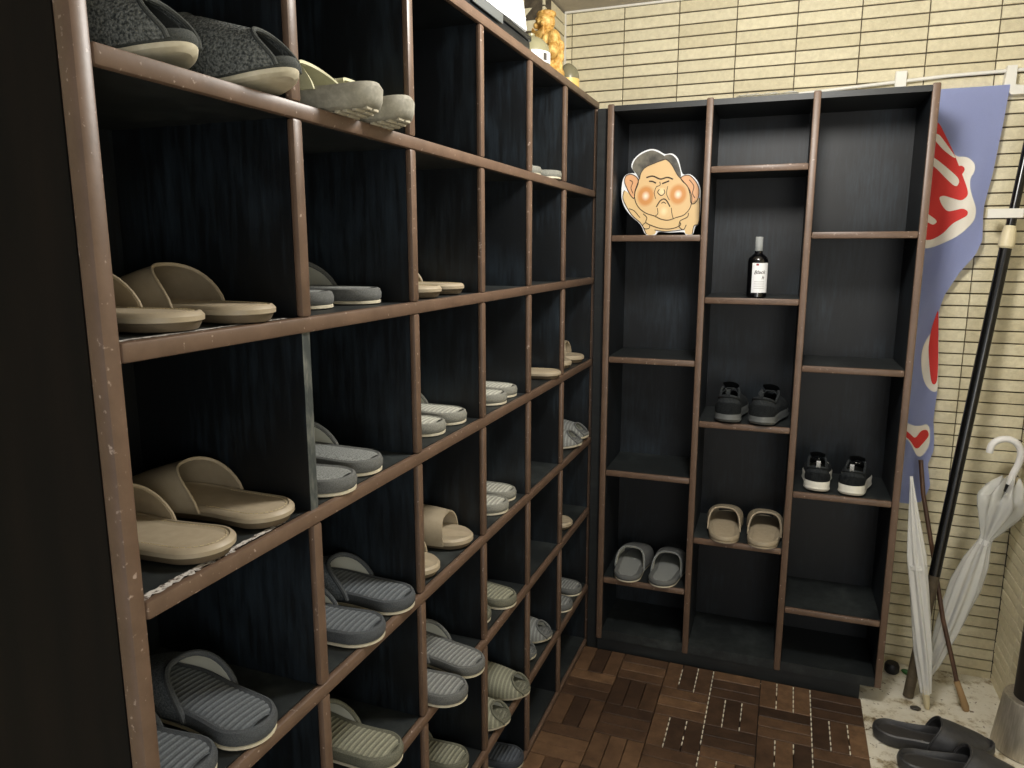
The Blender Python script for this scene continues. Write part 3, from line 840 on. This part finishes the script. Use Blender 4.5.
# ------------------------------------------------------------------ bottle on the middle shelf
bt = thing('bottle', 'small dark bottle with white label and clear cap on the tall shelf', 'bottle', (.489, 1.815, 1.1965), .12)
bt.scale = (.95, .95, .90)
bm = lathe(bmesh.new(), [(0, 0), (.027, 0), (.030, .003), (.030, .118), (.028, .128), (.018, .138), (.012, .143), (.0115, .150), (0, .150)], 32); obj('body', bm, M['bottle'], bt)
bm = lathe(bmesh.new(), [(0, .1505), (.0105, .1505), (.0105, .165), (.008, .166), (0, .166)], 24); obj('spray_collar', bm, M['sneak_grey'], bt)
bm = lathe(bmesh.new(), [(.0115, .151), (.012, .152), (.0118, .194), (.010, .196), (0, .196)], 24); obj('cap', bm, M['cap_clear'], bt)
def cyl_patch(bm, r, a0, a1, z0, z1, n=14):
    vs = [[bm.verts.new((r*math.cos(a0+(a1-a0)*i/n), r*math.sin(a0+(a1-a0)*i/n), z)) for z in (z0, z1)] for i in range(n+1)]
    for a, b in zip(vs, vs[1:]): bm.faces.new((a[0], b[0], b[1], a[1]))
    return bm
lab = obj('paper_label', cyl_patch(bmesh.new(), .0304, -2.2, -.35, .016, .112), M['paper'], bt)
obj('red_mark', cyl_patch(bmesh.new(), .0307, -1.80, -1.55, .104, .110), M['label_red'], lab)
def text_mesh(s, size, shear=0):
    cu = bpy.data.curves.new('t', 'FONT'); cu.body = s; cu.size = size; cu.shear = shear; cu.offset = .0002
    to = bpy.data.objects.new('t', cu); C.objects.link(to)
    me = bpy.data.meshes.new_from_object(to.evaluated_get(bpy.context.evaluated_depsgraph_get()))
    bpy.data.objects.remove(to); bpy.data.curves.remove(cu)
    bm = bmesh.new(); bm.from_mesh(me); bpy.data.meshes.remove(me)
    bmesh.ops.subdivide_edges(bm, edges=[e for e in bm.edges if e.calc_length() > .004], cuts=2)
    return bm
for s, size, a0, z0 in (('Black', .0165, -2.0, .076), ('h', .016, -1.22, .060)):
    bm = text_mesh(s, size, .25)
    for v in bm.verts:
        a = a0+v.co.x/.0305; v.co = Vector((.0308*math.cos(a), .0308*math.sin(a), z0+v.co.y+.06*v.co.x))
    obj('lettering', bm, M['paper_print'], lab, smooth=False)
bm = bmesh.new()
for z in (.030, .037, .044, .051): cyl_patch(bm, .0306, -1.95, -.9, z, z+.0012)
obj('fine_print', bm, M['sneak_cuff'], lab)

# ------------------------------------------------------------------ cut-out caricature
cut = thing('cardboard_cutout', 'cardboard cutout of a frowning big-cheeked figure on the tall shelf', 'cutout', (.19, 1.835, 1.3795), 0)
cut.rotation_euler = (math.radians(-6), 0, 0)
def cp(X, Y, d): return Vector((.068+(X-125)*.000475-.19, d, .0012+(672-Y)*.000475))
def smooth_poly(p, n=4):
    out = []; m = len(p)
    for i in range(m):
        p0, p1, p2, p3 = [Vector(p[(i+k-1) % m]) for k in range(4)]
        for q in range(n):
            t = q/n
            out.append(tuple(.5*((2*p1)+(p2-p0)*t+(2*p0-5*p1+4*p2-p3)*t*t+(3*p1-p0-3*p2+p3)*t**3)))
    return out
def smooth_line(p, n=5):
    q = [p[0]]+list(p)+[p[-1]]; out = []
    for i in range(len(p)-1):
        p0, p1, p2, p3 = [Vector(q[i+k]) for k in range(4)]
        for s in range(n):
            t = s/n
            out.append(tuple(.5*((2*p1)+(p2-p0)*t+(2*p0-5*p1+4*p2-p3)*t*t+(3*p1-p0-3*p2+p3)*t**3)))
    return out+[tuple(p[-1])]
OUT = [(205,268),(180,228),(193,182),(240,140),(300,120),(350,130),(395,156),(440,154),(482,190),(514,285),(560,289),(605,325),(632,380),(637,440),(640,520),(635,600),(612,622),(600,670),(556,672),(540,655),(450,657),(380,652),(362,672),(300,672),(260,604),(200,552),(155,500),(128,440),(122,380),(128,310),(150,278),(185,270)]
bm = bmesh.new(); prism(bm, smooth_poly(OUT, 3), 0, .004, cp); obj('board', bm, M['paper'], cut, smooth=False)
HAIR = [(240,312),(216,275),(187,236),(205,182),(250,147),(305,129),(345,140),(390,166),(402,190),(335,212),(272,236),(248,272)]
HAIR2 = [(402,190),(396,166),(436,162),(474,197),(504,280),(501,314),(474,278),(442,224)]
HEAD = [(402,190),(442,225),(482,290),(512,322),(560,380),(582,440),(575,500),(540,545),(490,562),(440,578),(390,570),(350,550),(290,530),(240,490),(215,440),(212,390),(230,330),(246,272),(275,236),(335,211)]
EARL = [(150,285),(185,278),(222,300),(232,335),(214,390),(208,434),(180,405),(155,360),(140,320)]
EARR = [(510,305),(555,296),(595,330),(622,380),(622,440),(600,475),(578,470),(570,420),(550,365),(515,330)]
BODY = [(142,380),(205,430),(240,480),(300,520),(400,560),(500,555),(560,500),(630,440),(635,560),(630,602),(606,616),(598,667),(556,667),(545,640),(500,640),(420,650),(368,640),(356,667),(302,667),(265,600),(203,545),(152,470),(134,425)]
def layer(name, poly, mat, k, th=.0003):
    b_ = bmesh.new(); prism(b_, smooth_poly(poly, 3), -th*(k+1), 0.0001, cp); return obj(name, b_, mat, cut, smooth=False)
layer('printed_body', BODY, M['body_print'], 0)
layer('printed_ear', EARL, M['ear_print'], 0); layer('printed_ear', EARR, M['ear_print'], 0)
layer('printed_head', HEAD, M['skin_print'], 1)
layer('printed_hair', HAIR, M['hair_print'], 2); layer('printed_hair', HAIR2, M['hair_print'], 2)
for cxp, cyp, rx, ry in ((285, 420, 66, 76), (494, 415, 70, 80), (408, 520, 52, 46), (390, 395, 28, 26)):
    b_ = bmesh.new(); c0 = cp(cxp, cyp, -.0011)
    vs = [b_.verts.new(Vector((math.cos(2*PI*i/32)*rx*.000475, 0, math.sin(2*PI*i/32)*ry*.000475))) for i in range(32)]
    b_.faces.new(vs); o = obj('printed_cheek' if ry > 50 else 'printed_chin' if ry > 40 else 'printed_nose', b_, M['cheek_print'] if ry > 50 else M['soft_print'], cut, smooth=False); o.location = c0
ink = bmesh.new()
def stroke(pts, wd=3.2, closed=False):
    wd *= 1.5
    p = smooth_poly(pts, 4) if closed else smooth_line(pts)
    if closed: p = p+[p[0]]
    for (a, b), (c, d) in zip(p, p[1:]):
        l = math.hypot(c-a, d-b) or 1; nx, ny = -(d-b)/l*wd/2, (c-a)/l*wd/2
        ex, ey = (c-a)/l*.6, (d-b)/l*.6
        f = [ink.verts.new(cp(*q, -.0014)) for q in ((a+nx-ex, b+ny-ey), (c+nx+ex, d+ny+ey), (c-nx+ex, d-ny+ey), (a-nx-ex, b-ny-ey))]
        ink.faces.new(f)
for p in (HEAD, EARL, EARR): stroke(p, 3.5, True)
stroke([(142,380),(134,425),(152,470),(203,545),(265,600),(302,667)], 3.5)
stroke([(630,440),(636,520),(632,602),(606,616),(598,667)], 3.5)
stroke([(283,302),(325,294),(375,314),(420,305),(456,318)], 6)
stroke([(303,326),(325,328),(348,340)], 6); stroke([(388,344),(410,336),(432,328)], 6)
stroke([(352,362),(375,352),(372,332)], 3); stroke([(372,380),(362,398),(378,416),(392,418),(408,402),(402,382)], 3.5)
stroke([(358,492),(380,455),(404,442),(424,455),(446,492)], 5); stroke([(390,470),(404,462),(418,472)], 3.5)
stroke([(352,552),(370,535),(365,500)], 3); stroke([(470,565),(462,540),(455,500)], 3)
stroke([(275,535),(300,560),(295,590),(330,610),(400,632),(470,632),(520,610),(515,585),(560,560),(566,535)], 3.5)
stroke([(295,590),(275,610),(290,632),(318,628),(322,606)], 3.5); stroke([(515,585),(512,620),(540,640),(556,610)], 3.5)
stroke([(355,640),(420,650),(500,645),(545,638)], 3); stroke([(180,500),(215,515),(255,560)], 3)
stroke([(175,315),(195,330),(185,365),(200,400)], 3); stroke([(560,325),(590,365),(585,410),(600,440)], 3)
stroke([(352,362),(340,400),(352,440)], 2.5); stroke([(425,362),(420,410),(440,450)], 2.5)
obj('ink_lines', ink, M['ink'], cut, smooth=False)

# ------------------------------------------------------------------ banner
FY = 2.022
RB = [(1.122,1.790),(1.116,1.682),(1.105,1.546),(1.094,1.463),(1.094,1.434),(1.098,1.363),(1.083,1.32),(1.049,1.271),(1.017,1.202),(1.008,1.157),(1.016,1.052),(1.025,.914),(1.024,.82),(1.032,.757),(1.033,.719),(1.020,.676),(1.032,.610),(1.018,.560),(.98,.545)]
def right_edge(z):
    for (xa, za), (xb, zb) in zip(RB, RB[1:]):
        if zb <= z <= za: return xa+(xb-xa)*(za-z)/(za-zb)
    return RB[0][0] if z > 1 else RB[-1][0]
def fold(x, z):
    return -.0012*math.sin(40*x+25*z)+fold0(x, z)
def fold0(x, z):
    e = right_edge(z)-x
    a = min(1, max(0, (1.75-z)/.5))
    return .010*math.sin(34*x+5*z)*a+.006*math.sin(61*(x-.25*z)+1)*a-.004*math.exp(-((x-1.0+.3*(1.6-z))/.03)**2)*a
ban = thing('banner', 'periwinkle blue cloth banner with red and white lettering hanging beside the tall shelf', 'banner', (0, 0, 0))
bm = bmesh.new(); zs = [1.790-(1.790-.545)*i/110 for i in range(111)]; rows = []
for z in zs:
    xr = right_edge(z); xl = .932
    rows.append([bm.verts.new((xl+(xr-xl)*k/26, FY+fold(xl+(xr-xl)*k/26, z), z)) for k in range(27)])
for a, b in zip(rows, rows[1:]):
    for k in range(26): bm.faces.new((a[k], a[k+1], b[k+1], b[k]))
bmesh.ops.solidify(bm, geom=list(bm.faces), thickness=.0008)
obj('cloth', bm, M['flag'], ban, angle=75)
def cut_corners(p):
    out = []
    for (a, b), (c, d) in zip(p, p[1:]+p[:1]):
        out += [(a*.78+c*.22, b*.78+d*.22), (a*.22+c*.78, b*.22+d*.78)]
    return out
def flat_patch(polys, off, mat, name, dense=5):
    bm = bmesh.new()
    for poly in polys:
        p = cut_corners(cut_corners(poly))
        vs = [bm.verts.new((x, 0, z)) for x, z in p]
        f = bm.faces.new(vs); f.normal_update()
    bmesh.ops.triangulate(bm, faces=list(bm.faces))
    for _ in range(dense):
        es = [e for e in bm.edges if e.calc_length() > .008]
        if not es: break
        bmesh.ops.subdivide_edges(bm, edges=es, cuts=1); bmesh.ops.triangulate(bm, faces=list(bm.faces))
    for v in bm.verts:
        v.co.x = min(v.co.x, right_edge(v.co.z)); v.co.y = FY+fold(v.co.x, v.co.z)-off
    o = obj(name, bm, mat, ban, angle=80)
    return o
# lettering outlines in metres on the cloth (x, z)
LET = dict(white=[[[0.943, 1.665], [0.965, 1.664], [1.004, 1.6], [1.036, 1.6], [1.057, 1.58], [1.059, 1.558], [1.049, 1.539], [1.05, 1.515], [1.059, 1.486], [1.074, 1.452], [1.072, 1.417], [1.036, 1.377], [0.987, 1.348], [0.961, 1.339], [0.931, 1.341], [0.914, 1.529]], [[1.011, 1.109], [0.989, 1.082], [0.971, 1.038], [0.974, 0.985], [0.987, 0.932], [1.008, 0.908], [1.025, 0.906], [1.026, 0.952]], [[0.93, 0.814], [0.975, 0.797], [1.014, 0.808], [1.023, 0.735], [0.993, 0.688], [0.957, 0.757], [0.935, 0.755]]],
  red=[[[0.932, 1.706], [0.954, 1.701], [0.977, 1.657], [1.006, 1.6], [1.028, 1.55], [1.045, 1.507], [1.047, 1.489], [1.032, 1.475], [1.008, 1.484], [0.987, 1.492], [0.974, 1.488], [0.983, 1.466], [1.0, 1.445], [1.018, 1.449], [1.037, 1.454], [1.051, 1.446], [1.051, 1.434], [1.039, 1.426], [1.015, 1.412], [0.995, 1.382], [0.97, 1.365], [0.952, 1.364], [0.928, 1.371], [0.907, 1.611]], [[1.011, 1.574], [1.026, 1.575], [1.034, 1.565], [1.028, 1.55], [1.021, 1.551]], [[1.007, 1.165], [0.999, 1.135], [0.992, 1.091], [0.99, 1.039], [0.998, 0.977], [1.006, 0.933], [1.017, 0.929], [1.022, 0.952]], [[0.932, 0.792], [0.957, 0.777], [0.975, 0.759], [0.99, 0.786], [1.009, 0.787], [1.017, 0.767], [1.003, 0.747], [0.982, 0.722], [0.959, 0.757], [0.934, 0.771]]],
  stripe=[[[0.948, 1.669], [0.961, 1.663], [0.984, 1.63], [1.009, 1.595], [0.997, 1.6], [0.973, 1.62], [0.949, 1.649]], [[0.941, 1.608], [0.956, 1.597], [0.982, 1.574], [1.024, 1.537], [1.017, 1.512], [0.985, 1.541], [0.961, 1.568], [0.943, 1.583]], [[0.932, 1.454], [0.955, 1.437], [0.979, 1.419], [0.969, 1.407], [0.952, 1.416], [0.935, 1.425]]])
for q in LET['white']: flat_patch([q], .0018, M['flag_white'], 'lettering_outline')
for q in LET['red']: flat_patch([q], .0030, M['flag_red'], 'lettering')
for q in LET['stripe']: flat_patch([q], .0042, M['flag_white'], 'lettering_stripe')

# ------------------------------------------------------------------ rod, brackets, poles, umbrellas, cane
rod = thing('curtain_rod', 'thin white horizontal rod along the back wall above the tall shelf', 'rod', (.9, 2.037, 1.826))
bm = bmesh.new(); tube(bm, [(.52-.9, 0, -.022), (.97-.9, 0, .002), (1.262-.9, 0, .006)], .0052, 12); obj('tube', bm, M['white_plastic'], rod)
bm = B(-.068, -.037, -.008, .0155, -.032, .024, .002); obj('clip', bm, M['white_plastic'], rod)
bm = bmesh.new(); prism(bm, [(.212,.016),(.236,.016),(.236,-.036),(.29,-.044),(.29,-.062),(.228,-.062),(.208,-.04)], -.012, .0155, lambda a, b, d: Vector((a, d, b))); obj('hook_bracket', bm, M['white_plastic'], rod, smooth=False)

p0, p1 = Vector((1.003, 1.853, FZ+.003)), Vector((1.150, 1.975, 1.374)); ax = (p1-p0).normalized()
pole = thing('banner_pole', 'black telescopic banner pole leaning in the corner by the tiled wall', 'pole', p0)
bm = bmesh.new(); tube(bm, [Vector((0, 0, 0)), (p1-p0)*.28], [.0150, .0155], 16); obj('pole_foot', bm, M['pole_brown'], pole)
bm = bmesh.new(); tube(bm, [(p1-p0)*.28, p1-p0-ax*.03], .0160, 16); obj('lower_tube', bm, M['pole_black'], pole)
q = p1-p0
bm = bmesh.new(); tube(bm, [q-ax*.035, q-ax*.03, q-ax*.01, q+ax*.02, q+ax*.028], [.016, .0205, .0205, .0165, .0135], 16); obj('joint_collar', bm, M['cream_plastic'], pole)
bm = bmesh.new(); tube(bm, [q+ax*.02, q+ax*.70], .0125, 16); obj('upper_tube', bm, M['pole_black'], pole)
bm = bmesh.new(); c = q+ax*.062; box(bm, c.x-.065, c.x+.022, c.y-.015, c.y-.0125, c.z-.012, c.z+.014, .001)
box(bm, c.x-.016, c.x+.022, c.y-.0125, c.y+.016, c.z-.012, c.z+.014, .001)
obj('cloth_loop', bm, M['white_plastic'], pole)

def furled(path, radii, pleats, seed, twist=1.5, amp=.22, hem=0):
    rnd = random.Random(seed); bm = bmesh.new(); seg = pleats*6; rings = []
    path = [Vector(p) for p in path]; t = (path[-1]-path[0]).normalized()
    a = t.cross(Vector((0, 1, 0))).normalized(); b = t.cross(a)
    for i, (p, r) in enumerate(zip(path, radii)):
        f = i/(len(path)-1)
        rings.append([bm.verts.new(p+(a*math.cos(2*PI*k/seg)+b*math.sin(2*PI*k/seg))*r*(1+amp*math.sin(pleats*2*PI*k/seg+twist*6*f)+.06*math.sin(3*2*PI*k/seg+9*f+seed))) for k in range(seg)])
    if hem:
        m_ = len(rings)
        for i, r in enumerate(rings):
            q = max(0, (i/(m_-1)-.86)/.14)
            for k, x in enumerate(r): x.co += t*hem*q*q*math.sin(pleats*2*PI*k/seg+2)*(1+.4*math.sin(2*PI*k/seg))
    for u, v in zip(rings, rings[1:]):
        for k in range(seg): bm.faces.new((u[k], u[(k+1) % seg], v[(k+1) % seg], v[k]))
    return bm
# closed umbrella, ferrule down
A_, B_ = Vector((1.048, 1.805, FZ+.002)), Vector((.938, 1.79, .72))
um = thing('umbrella', 'tightly furled clear plastic umbrella leaning on the side of the tall shelf', 'umbrella', A_)
v = B_-A_; path = [v*(.07+.90*i/40) for i in range(41)]
rad = [.013+.009*min(1, i/8) if i < 26 else max(.004, .022*(1-(i-26)/16)) for i in range(41)]
obj('canopy', furled(path, rad, 7, 2), M['film'], um, angle=80)
bm = bmesh.new(); tube(bm, [v*.06, v*.93], .003, 10); obj('shaft', bm, M['chrome'], um)
bm = bmesh.new(); tube(bm, [v*0, v*.02, v*.07, v*.085], [.007, .0085, .010, .012], 14); obj('ferrule', bm, M['cream_plastic'], um)
bm = bmesh.new(); tube(bm, [v*.60, v*.615], [.0235, .0235], 16); obj('strap', bm, M['film'], um)
# second umbrella with white crook handle
A_, B_ = Vector((1.045, 1.90, FZ+.002)), Vector((1.224, 1.962, .655))
um2 = thing('umbrella', 'milky clear umbrella with white crook handle in the wall corner', 'umbrella', A_)
v = B_-A_; n = 48; path = [v*(.06+.93*i/n) for i in range(n+1)]
prof = [(0, .008), (.1, .018), (.3, .030), (.5, .036), (.62, .030), (.72, .016), (.745, .015), (.80, .030), (.88, .050), (.93, .058), (.965, .046), (1, .020)]
def pr_(f):
    for (a, ra), (b, rb) in zip(prof, prof[1:]):
        if f <= b: return ra+(rb-ra)*(f-a)/(b-a)
    return prof[-1][1]
obj('canopy', furled(path, [pr_(i/n) for i in range(n+1)], 8, 5, 1.2, .18, .030), M['film2'], um2, angle=80)
bm = bmesh.new(); tube(bm, [v*.03, v*1.0], .0042, 10); obj('shaft', bm, M['chrome'], um2)
bm = bmesh.new(); tube(bm, [v*0, v*.06], [.005, .007], 12); obj('ferrule', bm, M['white_plastic'], um2)
bm = bmesh.new(); tube(bm, [v*.72, v*.745], .0175, 16); obj('strap', bm, M['film'], um2)
bm = bmesh.new(); tube(bm, [v*.965, v*1.0], .0075, 12); obj('runner', bm, M['black_rubber'], um2)
H_ = [B_, Vector((1.232,1.960,.690)), Vector((1.241,1.957,.725)), Vector((1.241,1.954,.758)), Vector((1.227,1.951,.783)), Vector((1.205,1.950,.793)), Vector((1.181,1.950,.788)), Vector((1.166,1.950,.772)), Vector((1.162,1.950,.748))]
hp = [Vector(p) for p in smooth_line([tuple(p-A_) for p in H_], 4)] if False else None
pts = []
for i in range(len(H_)-1):
    p0_, p1_, p2_, p3_ = H_[max(i-1, 0)], H_[i], H_[i+1], H_[min(i+2, len(H_)-1)]
    for s in range(4):
        t = s/4; pts.append(.5*((2*p1_)+(p2_-p0_)*t+(2*p0_-5*p1_+4*p2_-p3_)*t*t+(3*p1_-p0_-3*p2_+p3_)*t**3)-A_)
pts.append(H_[-1]-A_)
bm = bmesh.new(); tube(bm, pts, [.0098]*(len(pts)-1)+[.0085], 14); obj('handle', bm, M['handle_white'], um2)
# walking stick
c0 = Vector((1.156, 1.836, FZ+.001))
cn = thing('walking_stick', 'slim brown walking stick with tan rubber tip leaning on the banner', 'stick', c0)
pp = [Vector(p)-c0 for p in ((1.130,1.850,.045),(1.118,1.862,.095),(1.080,1.89,.235),(1.045,1.925,.41),(1.005,1.965,.60),(.992,1.98,.70))]
bm = bmesh.new(); tube(bm, [(0, 0, 0), (-.003, .001, .012), pp[0]+(pp[1]-pp[0])*.3], [.0085, .0105, .0088], 14); obj('rubber_tip', bm, M['cane_tip'], cn)
bm = bmesh.new(); tube(bm, pp, .0065, 12); obj('shaft', bm, M['cane'], cn)
# metal cone foot with dark tube
st = thing('stand', 'brushed metal conical foot with dark upright tube at the right edge', 'stand', (1.274, 1.698, FZ+.0005))
st.rotation_euler = (0, math.radians(.6), 0)
bm = lathe(bmesh.new(), [(0, 0), (.081, 0), (.0845, .004), (.084, .010), (.070, .152), (.067, .156), (.050, .156), (0, .153)], 40); obj('cone_foot', bm, M['steel'], st)
bm = lathe(bmesh.new(), [(.047, .145), (.047, .72), (.043, .725), (0, .725)], 32); obj('tube', bm, M['dark_tube'], st)
# little things on the floor
cpn = thing('round_cap', 'small round black cap lying by the back wall', 'cap', (.972, 1.985, FZ+.001))
bm = lathe(bmesh.new(), [(0, 0), (.017, 0), (.022, .006), (.0225, .024), (.018, .033), (0, .034)], 24); obj('shell', bm, M['black_rubber'], cpn)
bm = bmesh.new(); bmesh.ops.create_icosphere(bm, subdivisions=3, radius=1)
for vtx in bm.verts: vtx.co = Vector((vtx.co.x*.019, vtx.co.y*.008, vtx.co.z*.009+.3*vtx.co.x*.008+.009))
g_ = obj('plastic_leaf', bm, M['green']); g_.location = (1.016, 1.985, FZ+.0012); g_.rotation_euler = (0, .25, -.3)
tag(g_, 'small green plastic piece beside the black cap on the floor', 'plastic piece')
bm = bmesh.new(); bmesh.ops.create_icosphere(bm, subdivisions=3, radius=1)
for vtx in bm.verts: vtx.co = Vector((vtx.co.x*.015, vtx.co.y*.010, vtx.co.z*.005*(1+.2*math.sin(5*vtx.co.x))+.005))
g_ = obj('pebble', bm, M['pebble']); g_.location = (1.015, 1.79, FZ+.0005); tag(g_, 'flat dark pebble on the stone floor beside the furled umbrella', 'pebble')

# ------------------------------------------------------------------ things on top of the long rack
TT = RZ[0]+T/2+.0008
cs = thing('document_case', 'flat black case lying on top of the long rack', 'case', (-.11, .93, TT))
bm = B(-.13, .075, -.42, .335, 0, .042, .004, 2); obj('case_body', bm, M['black_case'], cs)
bm = B(-.13, .078, -.424, .339, .0425, .056, .004, 2); obj('case_lid', bm, M['black_case'], cs)
bm = B(.0785, .082, -.02, .14, .030, .050, .001); obj('clasp', bm, M['sneak_grey'], cs)
# white package standing on the case: slanted right end, soft creases
bm = bmesh.new()
def sheet(a, b, d): return Vector((d+.004*math.sin(9*a+5*b)+.003*math.sin(23*a), a, b))
prism(bm, [(-.40,0),(-.2,0),(0,0),(.15,0),(.325,.0),(.312,.03),(.300,.06),(.290,.09),(.2,.095),(.1,.098),(-.1,.1),(-.40,.1)], -.06, .0, sheet)
bmesh.ops.bevel(bm, geom=list(bm.edges), offset=.004, segments=2, affect='EDGES')
pk = obj('package', bm, M['paper'], None); pk.location = (-.042, .93, TT+.060); tag(pk, 'big white package standing on the black case on the long rack', 'package')
jar = thing('jar', 'olive grey domed jar with white label on the long rack beside the carving', 'jar', (-.062, 1.345, TT))
bm = lathe(bmesh.new(), [(0, 0), (.044, 0), (.048, .004), (.049, .034), (.045, .054), (.032, .068), (.018, .075), (.010, .078), (.010, .083), (0, .084)], 32); obj('body', bm, M['ceramic'], jar)
bm = cyl_patch(bmesh.new(), .0494, -1.2, .3, .010, .036); l_ = obj('paper_label', bm, M['paper'], jar)
bm = cyl_patch(bmesh.new(), .0497, -.55, -.3, .014, .031); obj('label_mark', bm, M['paper_print'], l_)
b2 = thing('bottle', 'grey-green domed bottle with gold label standing behind the gold carving', 'bottle', (-.055, 1.655, TT))
bm = lathe(bmesh.new(), [(0, 0), (.030, 0), (.032, .003), (.032, .044), (.030, .056), (.024, .068), (.014, .077), (.008, .081), (0, .082)], 28); obj('body', bm, M['glass_amber'], b2)
bm = cyl_patch(bmesh.new(), .0324, -2.2, .6, .006, .038); obj('gold_label', bm, M['gold_label'], b2)

gs = thing('carved_figure', 'gold carved figure of a bearded robed man on top of the long rack', 'figurine', (-.085, 1.545, TT), -.5)
def blob(bm, c, r, s=(1, 1, 1), sub=3):
    res = bmesh.ops.create_icosphere(bm, subdivisions=sub, radius=1)
    for vtx in res['verts']: vtx.co = Vector((c[0]+vtx.co.x*r*s[0], c[1]+vtx.co.y*r*s[1], c[2]+vtx.co.z*r*s[2]))
def fuse(o, vox):
    m_ = o.modifiers.new('fuse', 'REMESH'); m_.mode = 'VOXEL'; m_.voxel_size = vox
    s_ = o.modifiers.new('soft', 'SMOOTH'); s_.iterations = 3; s_.factor = .5
rnd = random.Random(11)
bm = bmesh.new()
blob(bm, (0, 0, .030), .052, (1, .95, .6)); blob(bm, (0, 0, .075), .046, (1, .85, 1.1)); blob(bm, (0, 0, .118), .040, (1.1, .85, .8))
for sg in (-1, 1):
    blob(bm, (sg*.040, -.012, .112), .019, (1, 1, 1.4)); blob(bm, (sg*.048, -.024, .082), .018, (1, 1, 1.3)); blob(bm, (sg*.026, -.042, .066), .015)
for q in range(26):
    a = 2*PI*q/26; z = .02+.1*((q*7) % 26)/26
    blob(bm, (.044*math.cos(a), .038*math.sin(a), z), .0085, (1, 1, 2.1), 2)
o = obj('body', bm, M['gold'], gs, angle=80); fuse(o, .0028)
bm = bmesh.new(); blob(bm, (0, -.006, .165), .027, (1, 1, 1.1)); blob(bm, (0, -.030, .163), .007)
for sg in (-1, 1): blob(bm, (sg*.027, -.004, .163), .008, (.6, 1, 1.6)); blob(bm, (sg*.010, -.028, .172), .0055, (1.3, .7, .6)); blob(bm, (sg*.013, -.027, .155), .009)
for q in range(14): a = 2*PI*q/14; blob(bm, (.019*math.cos(a), -.002+.019*math.sin(a), .186), .0085, (1, 1, .9), 2)
o = obj('head', bm, M['gold'], gs, angle=80); fuse(o, .0022)
bm = bmesh.new()
for q in range(9): blob(bm, ((q-4)*.0052, -.032-.004*math.cos((q-4)*.35), .132-.012*math.cos((q-4)*.4)), .0062, (.75, .9, 3.2), 2)
o = obj('beard', bm, M['gold'], gs, angle=80); fuse(o, .0018)
bm = lathe(bmesh.new(), [(0, 0), (.058, 0), (.060, .006), (.054, .014), (0, .015)], 24); obj('pedestal', bm, M['gold'], gs)
# crumpled clear film on top of the tall shelf
bm = bmesh.new(); rnd = random.Random(5); rows = []
for i in range(19):
    rows.append([bm.verts.new((.405+.0092*i+rnd.uniform(-.002, .002), 1.768+.012*k+rnd.uniform(-.002, .002), TZ+.003+.012*math.sin(PI*k/8)*(1 if 0 < i < 18 else .2)*(.5+rnd.random()*.6))) for k in range(9)])
for a, b in zip(rows, rows[1:]):
    for k in range(8): bm.faces.new((a[k], a[k+1], b[k+1], b[k]))
bmesh.ops.solidify(bm, geom=list(bm.faces), thickness=.0006)
g_ = obj('plastic_film', bm, M['film'], None, smooth=False); tag(g_, 'crumpled clear plastic film on top of the tall shelf middle bay', 'plastic film')

# ------------------------------------------------------------------ light
lamp = bpy.data.lights.new('ceiling_lamp', 'POINT'); lamp.energy = 40; lamp.shadow_soft_size = .11; lamp.color = (1, .975, .93)
lo = bpy.data.objects.new('ceiling_lamp', lamp); C.objects.link(lo); lo.location = (.56, .90, 1.97)
fill = bpy.data.lights.new('added_fill', 'AREA'); fill.shape = 'RECTANGLE'; fill.size = .9; fill.size_y = .9; fill.energy = 11.5; fill.color = (1, .98, .94)  # unseen fill added behind the camera to brighten the lower part
do = bpy.data.objects.new('added_fill', fill); C.objects.link(do); do.location = (1.42, -1.25, 1.05)
do.rotation_euler = (Vector((.55, 1.6, .35))-Vector(do.location)).to_track_quat('-Z', 'Y').to_euler()
w = bpy.data.worlds.new('world'); bpy.context.scene.world = w; w.use_nodes = True
w.node_tree.nodes['Background'].inputs['Color'].default_value = (.93, .96, 1, 1)
w.node_tree.nodes['Background'].inputs['Strength'].default_value = .55
sc = bpy.context.scene
sc.view_settings.view_transform = 'Standard'; sc.view_settings.look = 'None'
sc.view_settings.exposure = .12; sc.view_settings.gamma = 1; sc.view_settings.use_curve_mapping = False
sc.cycles.max_bounces = 8; sc.cycles.transparent_max_bounces = 16
